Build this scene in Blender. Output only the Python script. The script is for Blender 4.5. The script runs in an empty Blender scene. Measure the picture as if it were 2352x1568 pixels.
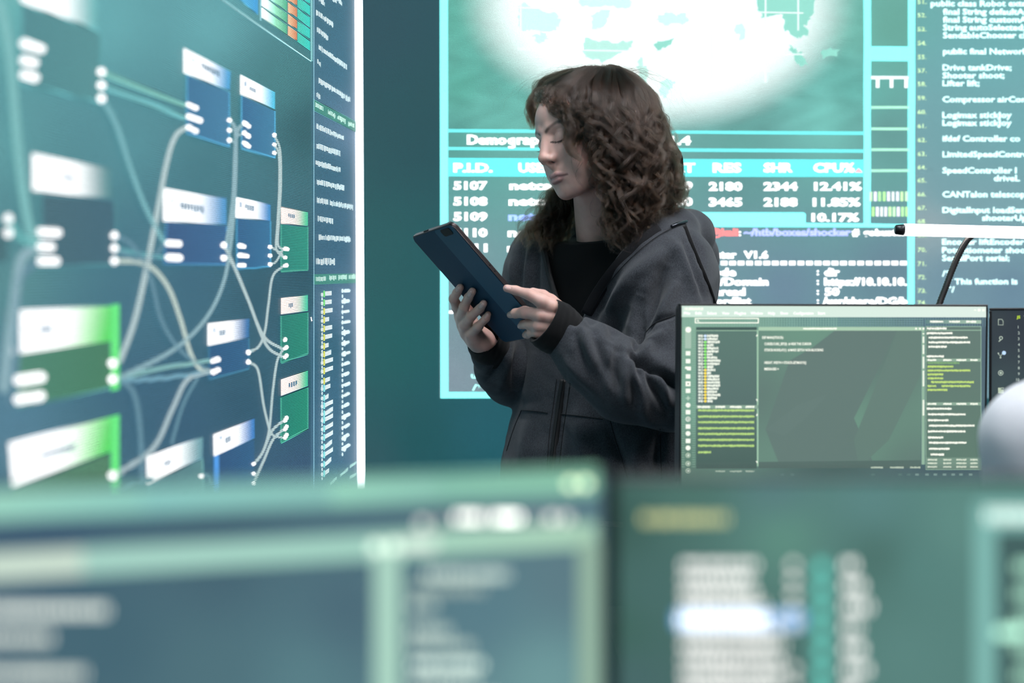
import bpy, bmesh, math, random
import numpy as np
from mathutils import Vector, Matrix
random.seed(7); np.random.seed(7)
SC = bpy.context.scene
COL = SC.collection
# ------------------------------------------------------------------ camera
FPX = 3267.0; CX, CY = 1176.0, 784.0
CAMZ = 1.30; PITCH = math.atan((784-622)/FPX)
CAM = np.array([0.0, 0.0, CAMZ])
FW = np.array([0.0, math.cos(PITCH), -math.sin(PITCH)])
UP = np.array([0.0, math.sin(PITCH), math.cos(PITCH)])
RT = np.array([1.0, 0.0, 0.0])
FOCUS = 2.46
def ray(x, y):
    return FW + RT*((x-CX)/FPX) - UP*((y-CY)/FPX)
def P(x, y, d):
    """the world point seen at photo pixel (x, y), d metres along the view axis"""
    return CAM + ray(x, y)*d
def proj(v):
    q = np.asarray(v) - CAM
    d = q @ FW
    return CX + FPX*(q @ RT)/d, CY - FPX*(q @ UP)/d, d
cd = bpy.data.cameras.new('camera'); cam = bpy.data.objects.new('camera', cd); COL.objects.link(cam)
cd.sensor_width = 36.0; cd.lens = FPX/2352*36.0
cam.location = CAM; cam.rotation_euler = (math.pi/2-PITCH, 0, 0)
cd.dof.use_dof = True; cd.dof.focus_distance = FOCUS; cd.dof.aperture_fstop = 2.4
cd.clip_start = 0.02; cd.clip_end = 60
SC.camera = cam
SC.view_settings.view_transform = 'Standard'; SC.view_settings.look = 'None'
SC.view_settings.exposure = 0.0; SC.view_settings.gamma = 1.0; SC.view_settings.use_curve_mapping = False
# ------------------------------------------------------------------ helpers
def lin1(c):
    c = c/255.0
    return c/12.92 if c <= 0.04045 else ((c+0.055)/1.055)**2.4
def S(r, g, b, k=1.0):
    return (lin1(r)*k, lin1(g)*k, lin1(b)*k)
def tag(o, label=None, cat=None, group=None, kind=None):
    if label: o['label'] = label
    if cat: o['category'] = cat
    if group: o['group'] = group
    if kind: o['kind'] = kind
    return o
def empty(name, loc=(0,0,0), mat=None):
    o = bpy.data.objects.new(name, None); COL.objects.link(o)
    o.empty_display_size = 0.1
    if mat is not None: o.matrix_world = mat
    else: o.location = loc
    return o
def link(name, me, mat=None, parent=None, smooth=False):
    o = bpy.data.objects.new(name, me); COL.objects.link(o)
    if mat is not None:
        for m in (mat if isinstance(mat, (list, tuple)) else [mat]): me.materials.append(m)
    if parent is not None: o.parent = parent
    if smooth:
        me.polygons.foreach_set('use_smooth', [True]*len(me.polygons))
    return o
def mesh_np(name, V, F, col=None, smooth=True):
    """V (n,3), F (m,4) or list of faces; col (n,3) linear vertex colours"""
    me = bpy.data.meshes.new(name)
    V = np.asarray(V, dtype=np.float32)
    if isinstance(F, np.ndarray):
        m, k = F.shape
        me.vertices.add(len(V)); me.vertices.foreach_set('co', V.ravel())
        me.loops.add(m*k); me.loops.foreach_set('vertex_index', F.astype(np.int32).ravel())
        me.polygons.add(m)
        me.polygons.foreach_set('loop_start', np.arange(m, dtype=np.int32)*k)
        me.polygons.foreach_set('loop_total', np.full(m, k, dtype=np.int32))
        me.update(calc_edges=True); me.validate()
    else:
        me.from_pydata(V.tolist(), [], F)
    if col is not None:
        a = me.color_attributes.new('Col', 'FLOAT_COLOR', 'POINT')
        c = np.ones((len(me.vertices), 4), dtype=np.float32); c[:, :3] = col
        a.data.foreach_set('color', c.ravel())
    if smooth: me.polygons.foreach_set('use_smooth', [True]*len(me.polygons))
    me.update()
    return me
class NT:
    """a small node-tree writer"""
    def __init__(s, name):
        s.m = bpy.data.materials.new(name); s.m.use_nodes = True
        s.t = s.m.node_tree; s.b = s.t.nodes['Principled BSDF']; s.out = s.t.nodes['Material Output']
    def n(s, typ, **kw):
        o = s.t.nodes.new(typ)
        for k, v in kw.items(): setattr(o, k, v)
        return o
    def l(s, a, b): s.t.links.new(a, b)
    def math(s, op, a, b=None, clamp=False):
        o = s.n('ShaderNodeMath', operation=op, use_clamp=clamp)
        for i, v in enumerate((a, b)):
            if v is None: continue
            if isinstance(v, (int, float)): o.inputs[i].default_value = v
            else: s.l(v, o.inputs[i])
        return o.outputs[0]
def simple(name, rgb, rough=0.5, metal=0.0, noise=0.0, scale=40.0, bump=0.0, spec=0.5, emit=None, estr=1.0, coat=0.0):
    t = NT(name); b = t.b
    b.inputs['Roughness'].default_value = rough; b.inputs['Metallic'].default_value = metal
    b.inputs['Specular IOR Level'].default_value = spec
    b.inputs['Coat Weight'].default_value = coat
    tc = t.n('ShaderNodeTexCoord'); nz = t.n('ShaderNodeTexNoise')
    nz.inputs['Scale'].default_value = scale; nz.inputs['Detail'].default_value = 4
    t.l(tc.outputs['Object'], nz.inputs['Vector'])
    mx = t.n('ShaderNodeMix', data_type='RGBA')
    mx.inputs[6].default_value = (*[c*(1-noise) for c in rgb], 1); mx.inputs[7].default_value = (*[min(1, c*(1+noise)) for c in rgb], 1)
    t.l(nz.outputs['Fac'], mx.inputs[0]); t.l(mx.outputs[2], b.inputs['Base Color'])
    if bump:
        bp = t.n('ShaderNodeBump'); bp.inputs['Strength'].default_value = bump; bp.inputs['Distance'].default_value = 0.002
        t.l(nz.outputs['Fac'], bp.inputs['Height']); t.l(bp.outputs['Normal'], b.inputs['Normal'])
    if emit:
        b.inputs['Emission Color'].default_value = (*emit, 1); b.inputs['Emission Strength'].default_value = estr
    return t.m
def screen_mat(name, pitch=None, contrast=0.6, gain=1.0, base=0.03, rough=0.5, sampling='AUTO', sub=1.0, row=1.0, mean=.405):
    """what a display shows: the vertex colours give the emitted picture; a LED wall also has its pixel lattice"""
    t = NT(name); b = t.b
    b.inputs['Base Color'].default_value = (base, base, base, 1); b.inputs['Roughness'].default_value = rough; b.inputs['Specular IOR Level'].default_value = .15
    at = t.n('ShaderNodeAttribute', attribute_name='Col')
    t.l(at.outputs['Color'], b.inputs['Emission Color'])
    if pitch:
        tc = t.n('ShaderNodeTexCoord'); sp = t.n('ShaderNodeSeparateXYZ'); t.l(tc.outputs['Object'], sp.inputs[0])
        w = []
        for ax in ('X', 'Z'):
            f = t.math('FRACT', t.math('MULTIPLY', sp.outputs[ax], 1.0/pitch))
            w.append(t.math('SINE', t.math('MULTIPLY', f, math.pi)))     # 0 between the diodes, 1 on them
        k = t.math('MULTIPLY', t.math('POWER', w[0], sub), t.math('POWER', w[1], row))
        # divide by the lattice's mean: keep the average brightness
        k = t.math('ADD', t.math('MULTIPLY', k, contrast*gain/mean), (1-contrast)*gain)
        t.l(k, b.inputs['Emission Strength'])
    else:
        b.inputs['Emission Strength'].default_value = gain
    t.m.cycles.emission_sampling = sampling
    return t.m
# -------------------------------------------------- shapes made with bmesh
def bm_box(bm, size, loc=(0,0,0), bevel=0.0, seg=2, rot=None):
    r = bmesh.ops.create_cube(bm, size=1.0)
    vs = r['verts']
    bmesh.ops.scale(bm, vec=size, verts=vs)
    if bevel:
        es = list({e for v in vs for e in v.link_edges})
        rr = bmesh.ops.bevel(bm, geom=es, offset=bevel, segments=seg, affect='EDGES', profile=0.5)
        vs = list({v for f in rr['faces'] for v in f.verts} | {v for v in vs if v.is_valid})
        vs = [v for v in vs if v.is_valid]
        seen = set(vs); st = list(vs)
        while st:
            v = st.pop()
            for e in v.link_edges:
                o = e.other_vert(v)
                if o not in seen: seen.add(o); st.append(o)
        vs = list(seen)
    if rot is not None: bmesh.ops.rotate(bm, cent=(0,0,0), matrix=rot, verts=vs)
    bmesh.ops.translate(bm, vec=loc, verts=vs)
    return vs
def bm_cyl(bm, r1, r2, h, loc=(0,0,0), seg=24, rot=None):
    r = bmesh.ops.create_cone(bm, cap_ends=True, cap_tris=False, segments=seg, radius1=r1, radius2=r2, depth=h)
    vs = r['verts']
    if rot is not None: bmesh.ops.rotate(bm, cent=(0,0,0), matrix=rot, verts=vs)
    bmesh.ops.translate(bm, vec=loc, verts=vs)
    return vs
def bm_done(name, bm, mat, parent=None, smooth=False):
    bmesh.ops.recalc_face_normals(bm, faces=bm.faces)
    me = bpy.data.meshes.new(name); bm.to_mesh(me); bm.free()
    o = link(name, me, mat, parent)
    if smooth:
        me.polygons.foreach_set('use_smooth', [True]*len(me.polygons))
        try: me.set_sharp_from_angle(angle=math.radians(40))
        except Exception: pass
    return o
def catmull(pts, n=8):
    pts = [np.array(p, float) for p in pts]
    q = [2*pts[0]-pts[1]] + pts + [2*pts[-1]-pts[-2]]
    out = []
    for i in range(1, len(q)-2):
        p0, p1, p2, p3 = q[i-1], q[i], q[i+1], q[i+2]
        for k in range(n):
            t = k/n
            out.append(0.5*((2*p1)+(-p0+p2)*t+(2*p0-5*p1+4*p2-p3)*t*t+(-p0+3*p1-3*p2+p3)*t**3))
    out.append(pts[-1])
    return np.array(out)
def tube_np(path, rad, seg=10, flat=None):
    """tube along path (n,3) with radius rad (scalar or (n,)); returns V, F"""
    path = np.asarray(path, float); n = len(path)
    rad = np.full(n, rad) if np.isscalar(rad) else np.asarray(rad, float)
    T = np.gradient(path, axis=0); T /= np.linalg.norm(T, axis=1)[:, None]+1e-12
    up = np.array([0, 0, 1.0]) if abs(T[0][2]) < 0.9 else np.array([1.0, 0, 0])
    V = []
    nrm = np.cross(T[0], up); nrm /= np.linalg.norm(nrm)
    for i in range(n):
        nrm = nrm - T[i]*(nrm @ T[i]); nrm /= np.linalg.norm(nrm)+1e-12
        bn = np.cross(T[i], nrm)
        for k in range(seg):
            a = 2*math.pi*k/seg
            V.append(path[i] + rad[i]*(math.cos(a)*nrm + math.sin(a)*bn))
    F = []
    for i in range(n-1):
        for k in range(seg):
            k2 = (k+1) % seg
            F.append((i*seg+k, i*seg+k2, (i+1)*seg+k2, (i+1)*seg+k))
    F.append(tuple(range(seg))[::-1]); F.append(tuple((n-1)*seg+k for k in range(seg)))
    return np.array(V), F
# ---------------------------------------- a flat display in the room, laid out from where the photo shows things on it
class Plane:
    def __init__(s, O, U, V):
        s.O = np.array(O, float); s.U = np.array(U, float)/np.linalg.norm(U)
        V = np.array(V, float); V = V - s.U*(V @ s.U); s.V = V/np.linalg.norm(V)
        s.B = np.cross(s.V, s.U)                       # into the display, away from the viewer
        M = np.eye(4); M[:3, 0] = s.U; M[:3, 1] = s.B; M[:3, 2] = s.V; M[:3, 3] = s.O
        s.M = Matrix(M.tolist())
    def uv(s, px, py):
        px = np.asarray(px, float); py = np.asarray(py, float)
        d = FW[None] + np.outer((px.ravel()-CX)/FPX, RT) - np.outer((py.ravel()-CY)/FPX, UP)
        t = ((s.O-CAM) @ s.B)/(d @ s.B)
        q = CAM + d*t[:, None] - s.O
        return q @ s.U, q @ s.V
TEXTQ = []
class Pic:
    """collects flat pieces of a display's picture and builds them as one mesh lying on it"""
    def __init__(s, plane): s.p = plane; s.V = []; s.F = []; s.C = []
    def poly(s, pts, cols, layer=1):
        b = len(s.V)
        if not isinstance(cols, list): cols = [cols]*len(pts)
        for (x, y), c in zip(pts, cols): s.V.append((x, y, layer)); s.C.append(c)
        s.F.append(tuple(range(b, b+len(pts))))
    def rect(s, x0, y0, x1, y1, c, layer=1): s.poly([(x0,y0),(x1,y0),(x1,y1),(x0,y1)], c, layer)
    def quad(s, pts, c0, c1=None, layer=1, n=10, ease=None):
        """TL,TR,BR,BL with a left-to-right blend c0 -> c1"""
        if c1 is None: return s.poly(pts, c0, layer)
        tl, tr, br, bl = [np.array(p, float) for p in pts]
        b = len(s.V)
        for i in range(n+1):
            t = i/n; e = ease(t) if ease else t
            c = tuple(c0[k]*(1-e)+c1[k]*e for k in range(3))
            for q in (tl*(1-t)+tr*t, bl*(1-t)+br*t): s.V.append((q[0], q[1], layer)); s.C.append(c)
        for i in range(n): s.F.append((b+2*i, b+2*i+2, b+2*i+3, b+2*i+1))
    def disc(s, x, y, r, c, layer=2, n=14, ry=None):
        ry = ry or r
        s.poly([(x+r*math.cos(2*math.pi*k/n), y+ry*math.sin(2*math.pi*k/n)) for k in range(n)], c, layer)
    def pill(s, x0, y0, x1, y1, r, c, layer=2):
        a = math.atan2(y1-y0, x1-x0); pts = []
        for k in range(9): t = a+math.pi/2+math.pi*k/8; pts.append((x0+r*math.cos(t), y0+r*math.sin(t)))
        for k in range(9): t = a-math.pi/2+math.pi*k/8; pts.append((x1+r*math.cos(t), y1+r*math.sin(t)))
        s.poly(pts, c, layer)
    def line(s, pts, w, c, layer=2, n=8):
        q = catmull([(p[0], p[1]) for p in pts], n) if n > 1 else np.array(pts, float)
        T = np.gradient(q, axis=0); T /= np.linalg.norm(T, axis=1)[:, None]+1e-9
        N = np.stack([-T[:, 1], T[:, 0]], 1); b = len(s.V)
        for i in range(len(q)):
            wi = (w(q[i][0]) if callable(w) else w)/2
            for sg in (1, -1):
                v = q[i]+N[i]*wi*sg; s.V.append((v[0], v[1], layer)); s.C.append(c)
        for i in range(len(q)-1): s.F.append((b+2*i, b+2*i+1, b+2*i+3, b+2*i+2))
    def grid(s, x0, y0, x1, y1, nx, ny, fn, layer=0, pts=None):
        b = len(s.V)
        for j in range(ny+1):
            for i in range(nx+1):
                a, e = i/nx, j/ny
                if pts:
                    tl, tr, br, bl = [np.array(q, float) for q in pts]
                    x, y = (tl*(1-a)+tr*a)*(1-e)+(bl*(1-a)+br*a)*e
                else: x, y = x0+(x1-x0)*a, y0+(y1-y0)*e
                s.V.append((x, y, layer)); s.C.append(fn(x, y))
        for j in range(ny):
            for i in range(nx):
                k = b+j*(nx+1)+i; s.F.append((k, k+1, k+nx+2, k+nx+1))
    def text(s, txt, x0, y, cap, col, x1=None, xs=1.0, bold=0.0, layer=3, slope=0.0):
        """baseline start (x0, y), capital height cap px; x1 stretches it to end there; slope in px per px"""
        TEXTQ.append((s, txt, x0, y, cap, col, x1, xs, bold, layer, slope))
    def build(s, name, parent, mat, gap=0.0006):
        V = np.array(s.V, float)
        u, v = s.p.uv(V[:, 0], V[:, 1])
        W = np.stack([u, -gap*V[:, 2], v], 1)
        me = bpy.data.meshes.new(name); me.from_pydata(W.tolist(), [], s.F)
        a = me.color_attributes.new('Col', 'FLOAT_COLOR', 'POINT')
        c = np.ones((len(W), 4), np.float32); c[:, :3] = np.array(s.C)
        a.data.foreach_set('color', c.ravel())
        me.update()
        return link(name, me, mat, parent)
def flush_text():
    keys = {}
    for q in TEXTQ:
        k = (q[1], min(q[8], .016))
        if k in keys: continue
        cu = bpy.data.curves.new('t', 'FONT'); cu.body = q[1]; cu.resolution_u = 2; cu.offset = q[8]; cu.size = 1.0
        o = bpy.data.objects.new('t', cu); COL.objects.link(o); keys[k] = o
    dg = bpy.context.evaluated_depsgraph_get(); dg.update()
    data = {}
    for k, o in keys.items():
        me = bpy.data.meshes.new_from_object(o.evaluated_get(dg))
        n = len(me.vertices); co = np.empty(n*3); me.vertices.foreach_get('co', co)
        data[k] = (co.reshape(-1, 3)[:, :2].copy(), [tuple(p.vertices) for p in me.polygons])
        bpy.data.meshes.remove(me)
    for o in keys.values():
        cu = o.data; bpy.data.objects.remove(o); bpy.data.curves.remove(cu)
    CAPH = 0.729                                            # capital height of the built-in font at size 1
    for (s, txt, x0, y, cap, col, x1, xs, bold, layer, slope) in TEXTQ:
        co, F = data[(txt, min(bold, .016))]; shifts = (0,) if bold < .03 else (-.7, 0, .7)
        if not len(co): continue
        sy = cap/CAPH; sx = sy*xs
        mn, mx = co[:, 0].min(), co[:, 0].max()
        if x1 is not None: sx = (x1-x0)/max(mx-mn, 1e-6)
        for dx in shifts:
            b = len(s.V)
            for (a, e) in co:
                X = (a-mn)*sx
                s.V.append((x0+X+dx, y-e*sy+slope*X, layer+dx*.1)); s.C.append(col)
            for f in F: s.F.append(tuple(b+i for i in f))
    TEXTQ.clear()
def idw(ctrl, x, y, p=2.2):
    a = [0, 0, 0]; w = 0
    for (cx, cy, c) in ctrl:
        d = ((x-cx)**2+(y-cy)**2+900)**(-p/2); w += d
        for k in range(3): a[k] += c[k]*d
    return tuple(v/w for v in a)
def sm(a, b, x):
    t = min(1, max(0, (x-a)/(b-a))); return t*t*(3-2*t)
# ================================================================== materials of the room
M_floor = simple('floor_vinyl', S(120,126,130), 0.35, noise=0.15, scale=6)
M_wall = simple('wall_paint', S(120,126,132), 0.8, noise=0.05, scale=20)
M_ceil = simple('ceiling_paint', S(160,164,168), 0.9, noise=0.05, scale=15)
M_black = simple('black_plastic', S(22,22,24), 0.42, noise=0.12, scale=200)
M_dark = simple('dark_metal', S(38,39,42), 0.35, metal=0.6, noise=0.1, scale=120)
M_desk = simple('desk_laminate', S(52,56,58), 0.4, noise=0.12, scale=30)
M_tube = simple('lit_diffuser', S(240,240,240), 0.4, emit=(1.0, 1.0, 1.0), estr=5.0)
M_panel = simple('ceiling_lamp_diffuser', S(235,235,235), 0.5, emit=(0.96, 0.97, 1.0), estr=44.0)
M_edge = simple('edge_light_diffuser', S(240,240,245), 0.4, emit=(0.93, 0.96, 1.0), estr=3.2)
# ================================================================== the room
def box_struct(name, size, loc, mat):
    bm = bmesh.new(); bm_box(bm, size, loc); o = bm_done(name, bm, mat); o['kind'] = 'structure'; return o
X0, X1, Y0, Y1, ZC = -1.9, 3.6, -2.0, 4.35, 3.3
box_struct('floor', (X1-X0+.2, Y1-Y0+.2, .1), ((X0+X1)/2, (Y0+Y1)/2, -.05), M_floor)
box_struct('ceiling', (X1-X0+.2, Y1-Y0+.2, .1), ((X0+X1)/2, (Y0+Y1)/2, ZC+.05), M_ceil)
box_struct('wall_left', (.1, Y1-Y0+.2, ZC), (X0-.05, (Y0+Y1)/2, ZC/2), M_wall)
box_struct('wall_right', (.1, Y1-Y0+.2, ZC), (X1+.05, (Y0+Y1)/2, ZC/2), M_wall)
box_struct('wall_back', (X1-X0, .1, ZC), ((X0+X1)/2, Y1+.05, ZC/2), M_wall)
box_struct('wall_front', (X1-X0, .1, ZC), ((X0+X1)/2, Y0-.05, ZC/2), M_wall)
for i, (lx, ly) in enumerate(((0.25, 1.65), (1.75, 1.45), (0.25, -0.6), (1.75, -0.6), (2.4, 2.7))):
    t = empty('ceiling_light', (lx, ly, ZC))
    tag(t, ['square white ceiling light panel above the gap between the desks', 'square white ceiling light panel above the seated person',
            'square white ceiling light panel behind the camera on the left', 'square white ceiling light panel behind the camera on the right',
            'square white ceiling light panel next to the far screen wall'][i], 'ceiling light', 'ceiling light panels')
    bm = bmesh.new()
    for sx, sy, px_, py_ in ((.62, .03, 0, .295), (.62, .03, 0, -.295), (.03, .56, .295, 0), (.03, .56, -.295, 0)):
        bm_box(bm, (sx, sy, .04), (px_, py_, -.02))
    bm_done('frame', bm, M_dark, t)
    bm = bmesh.new(); bm_box(bm, (.56, .56, .012), (0, 0, -.022)); bm_done('diffuser', bm, M_panel, t)

# ================================================================== the left LED wall
LW = Plane((-0.529, 0.0, 0.0), (0.0747, 1, 0), (0, 0, 1))
M_led = screen_mat('led_pixels', 0.0026, 1.0, 1.0, base=0.008, rough=0.6, sub=0.7, row=2.4, mean=.335)
M_ledtop = screen_mat('led_bright_pixels', 0.0026, 0.9, 1.15, base=0.008, rough=0.6, sampling='NONE', sub=0.7, row=2.2, mean=.345)
LW_T = empty('led_video_wall', mat=LW.M)
tag(LW_T, 'tall video wall on the left showing a node diagram with curved links', 'video wall', 'LED video walls')
bm = bmesh.new(); bm_box(bm, (4.283, .09, 3.1), (.7415, .05, 1.57), .004); bm_done('cabinet', bm, M_black, LW_T)
ctrl = [(0,0,S(105,178,178)),(250,50,S(98,168,174)),(480,60,S(96,165,172)),(640,180,S(62,122,128)),(700,300,S(40,88,98)),
        (0,330,S(92,155,160)),(300,330,S(82,142,152)),(480,400,S(64,118,130)),(120,480,S(80,135,142)),(320,560,S(70,118,135)),
        (30,650,S(88,140,145)),(330,700,S(66,112,132)),(440,650,S(58,102,124)),(600,680,S(46,88,106)),(690,620,S(40,82,100)),
        (330,880,S(60,100,124)),(30,960,S(84,128,150)),(420,960,S(54,92,118)),(560,920,S(46,86,108)),(600,1080,S(56,92,118)),(700,900,S(40,88,104)),(690,1090,S(62,92,122)),(120,1200,S(70,110,125)),(450,1250,S(60,100,120))]
ctrl2 = [(740,20,S(54,104,126)),(780,150,S(58,108,132)),(760,400,S(50,98,122)),(780,560,S(52,98,124)),(760,800,S(48,98,120)),(780,1050,S(64,112,136)),(800,900,S(58,104,130)),(812,300,S(96,130,158)),(812,700,S(92,124,152)),(812,1050,S(92,124,150))]
def lw_bg(x, y): return idw(ctrl2, x, y) if x > 716 else idw(ctrl, x, y)
us = list(np.linspace(-1.39, .85, 14))+list(np.linspace(.88, 2.4605, 70))+list(np.linspace(2.461, 2.884, 12)); zs = np.linspace(.03, 3.1, 130)
uu, zz = np.meshgrid(us, zs); q = LW.O+LW.U*np.maximum(uu, .85).reshape(-1, 1)+LW.V*zz.reshape(-1, 1)
px_, py_, _d = proj(q)
cc = np.array([lw_bg(x, y) for x, y in zip(px_, py_)]); nu = len(us)
k_ = (np.arange(len(zs)-1)[:, None]*nu+np.arange(nu-1)[None]).ravel()
link('screen', mesh_np('screen', np.stack([uu.ravel(), np.zeros(uu.size), zz.ravel()], 1), np.stack([k_, k_+1, k_+nu+1, k_+nu], 1), cc, False), M_led, LW_T)
W_ = S(255,255,255, 1.35); Wd = S(238,246,250, 1.2)
def lw(x): return max(2.2, (1420-x)*0.0098)
NODES = []   # header quad TL TR BR BL, colours, body quad, body colours, edge colour, left pills, right dots
def node(hq, h0, h1, bq, b0, b1, left, right, edge=None, title=None, dot=None, stripe=None, pr=None, e_=1.0):
    b = Pic(LW)
    b.quad(bq, b0, b1, 3)
    if edge:
        b.line([bq[3], bq[2]], 4.0, edge, 4, 1); b.line([bq[1], bq[2]], 3.0, edge, 4, 1); b.line([bq[0], bq[3]], 3.0, edge, 4, 1)
    if stripe: b.quad(stripe[0], stripe[1], None, 5)
    r = pr or max(3.0, lw(bq[0][0])*0.62)
    for (x0, y0, x1, y1) in left: b.pill(x0+r, y0, x1-r, y1, r, W_, 6)
    for (x, y) in right: b.disc(x, y, r*0.95, W_, 6)
    nb = b.build('node_box', LW_T, M_ledtop)
    h = Pic(LW); h.quad(hq, h0, h1, 4, 14, ease=lambda t: sm(0.38, 1.0, t))
    hh = h.build('node_header', nb, M_ledtop)
    if title:
        g = Pic(LW); (x0, y0, x1, y1, hg) = title
        hg *= 1.25; n = max(3, int((x1-x0)/(hg*.40)))
        for k in range(n):
            t0, t1 = k/n, (k+.72)/n
            g.quad([(x0+(x1-x0)*t0, y0+(y1-y0)*t0-hg/2), (x0+(x1-x0)*t1, y0+(y1-y0)*t1-hg/2), (x0+(x1-x0)*t1, y0+(y1-y0)*t1+hg*(.5 if k % 3 else .3)), (x0+(x1-x0)*t0, y0+(y1-y0)*t0+hg*(.5 if k % 2 else .35))], S(60,110,140), None, 7)
        if dot: g.rect(dot[0]-2, dot[1]-6, dot[0]+2, dot[1]+6, S(70,130,170), 7)
        g.build('node_title', nb, M_ledtop)
    return nb
wh = S(255,255,255,1.25); whb = S(235,252,255,1.2)
blue = S(62,150,200); teal_ = S(110,185,185); grn = S(78,205,92); grn2 = S(60,190,140)
node([(30,-60),(220,-15),(218,68),(42,4)], wh, S(100,170,172), [(43,8),(226,75),(228,236),(43,190)], S(74,128,134), S(78,134,138),
     [(36,100,96,112),(36,139,80,144),(36,172,82,178)], [(225,165),(225,196),(225,226)], S(98,170,176), pr=11)
node([(417,110),(526,165),(524,208),(417,166)], wh, blue, [(425,172),(523,211),(523,337),(425,306)], S(54,106,142), S(62,118,152),
     [(420,240,450,248),(420,267,460,277),(420,292,450,301)], [(521,276),(521,299),(521,322)], S(80,160,200), (455,150,498,172,10), (437,138))
node([(548,172),(628,212),(628,250),(548,216)], wh, S(70,185,220), [(551,219),(628,254),(628,363),(551,340)], S(46,98,138), S(58,118,152),
     [(550,282,571,290),(550,305,571,313),(550,328,571,336)], [(625,310),(625,332),(625,351)], S(80,165,205), (567,203,582,210,9), (557,193))
node([(68,352),(250,388),(252,456),(68,438)], wh, S(78,130,136), [(90,446),(258,462),(262,606),(90,612)], S(66,100,112), S(60,96,112),
     [(76,532,134,534),(76,566,118,567),(76,599,130,600)], [(255,541),(255,570),(255,599)], S(84,142,150), (128,404,160,410,10), pr=10)
node([(370,432),(516,455),(516,516),(370,507)], wh, S(70,140,190), [(378,510),(516,518),(522,608),(372,606)], S(52,84,124), S(52,96,136),
     [(372,559,412,560),(372,591,414,592)], [(508,563),(508,592)], S(72,140,185), (405,472,462,482,13), (387,462), pr=8)
node([(537,452),(618,470),(618,507),(537,499)], wh, S(50,130,190), [(540,502),(618,508),(618,612),(540,618)], S(44,90,130), S(48,104,142),
     [(539,564,560,566),(539,586,567,588),(539,609,560,609)], [(615,567),(615,587),(615,607)], S(70,150,190), (556,474,578,480,11), (546,470))
pch = S(255,236,226,1.15)
node([(642,475),(704,487),(704,518),(642,513)], pch, S(70,200,150), [(642,516),(704,521),(704,620),(642,623)], S(36,122,112), S(40,138,120),
     [(645,571,660,572),(645,591,655,591),(645,610,658,609)], [], S(70,160,140), (656,494,672,498,8), pr=4.5)
node([(642,685),(704,677),(704,714),(642,722)], pch, S(70,200,160), [(642,725),(704,717),(704,812),(642,833)], S(34,118,106), S(38,132,112),
     [(645,781,655,779),(645,800,658,797),(645,820,658,816)], [], S(70,160,140), (657,702,668,700,9), pr=4.5)
node([(642,872),(704,850),(704,886),(642,909)], pch, S(64,196,150), [(642,912),(704,889),(704,983),(642,1017)], S(34,122,108), S(38,136,112),
     [(645,966,658,959),(645,986,658,979),(645,1005,658,998)], [], S(70,165,140), (657,886,678,878,9), pr=4.5)
node([(473,742),(569,732),(568,775),(473,793)], wh, S(44,106,160), [(476,796),(568,778),(568,846),(476,870)], S(42,84,122), S(46,92,128),
     [(477,829,501,825),(477,854,501,849)], [(565,809),(565,831)], S(62,120,150), (496,766,512,763,12), (485,758), pr=6)
node([(486,997),(581,960),(581,1005),(487,1047)], wh, S(52,120,185), [(487,1048),(581,1008),(581,1130),(487,1160)], S(46,80,118), S(48,92,128),
     [], [(577,1065),(577,1087),(577,1108)], None, (510,1012,524,1006,13), (500,1005), stripe=([(486,1047),(498,1043),(498,1150),(486,1155)], S(80,150,220)), pr=5)
node([(332,1048),(462,1002),(461,1050),(333,1111)], wh, S(100,150,160), [(338,1113),(461,1053),(465,1160),(338,1190)], S(74,112,122), S(88,132,136),
     [], [(456,1092)], S(110,170,170), (368,1066,386,1060,10), pr=6)
node([(15,714),(268,700),(250,782),(20,816)], wh, grn, [(36,815),(250,782),(250,890),(36,934)], S(74,126,108), S(66,118,92),
     [(22,873,98,866),(22,917,96,909)], [(251,834),(251,871)], S(96,160,150), (80,758,112,755,14), (50,755), stripe=([(248,700),(268,698),(268,893),(248,897)], S(100,222,124)), pr=12)
node([(14,1016),(268,952),(248,1038),(22,1118)], wh, grn, [(22,1122),(248,1042),(248,1160),(22,1230)], S(84,130,112), S(78,122,96),
     [], [(251,1091)], None, (82,1048,165,1025,12), (48,1050), stripe=([(248,956),(268,951),(268,1130),(248,1135)], S(100,222,124)), pr=12)
node([(-74,474),(-60,476),(-60,516),(-74,514)], wh, teal_, [(-74,518),(12,520),(12,600),(-74,606)], S(66,104,112), S(66,104,112), [], [(10,502),(10,535)], pr=11)
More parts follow.
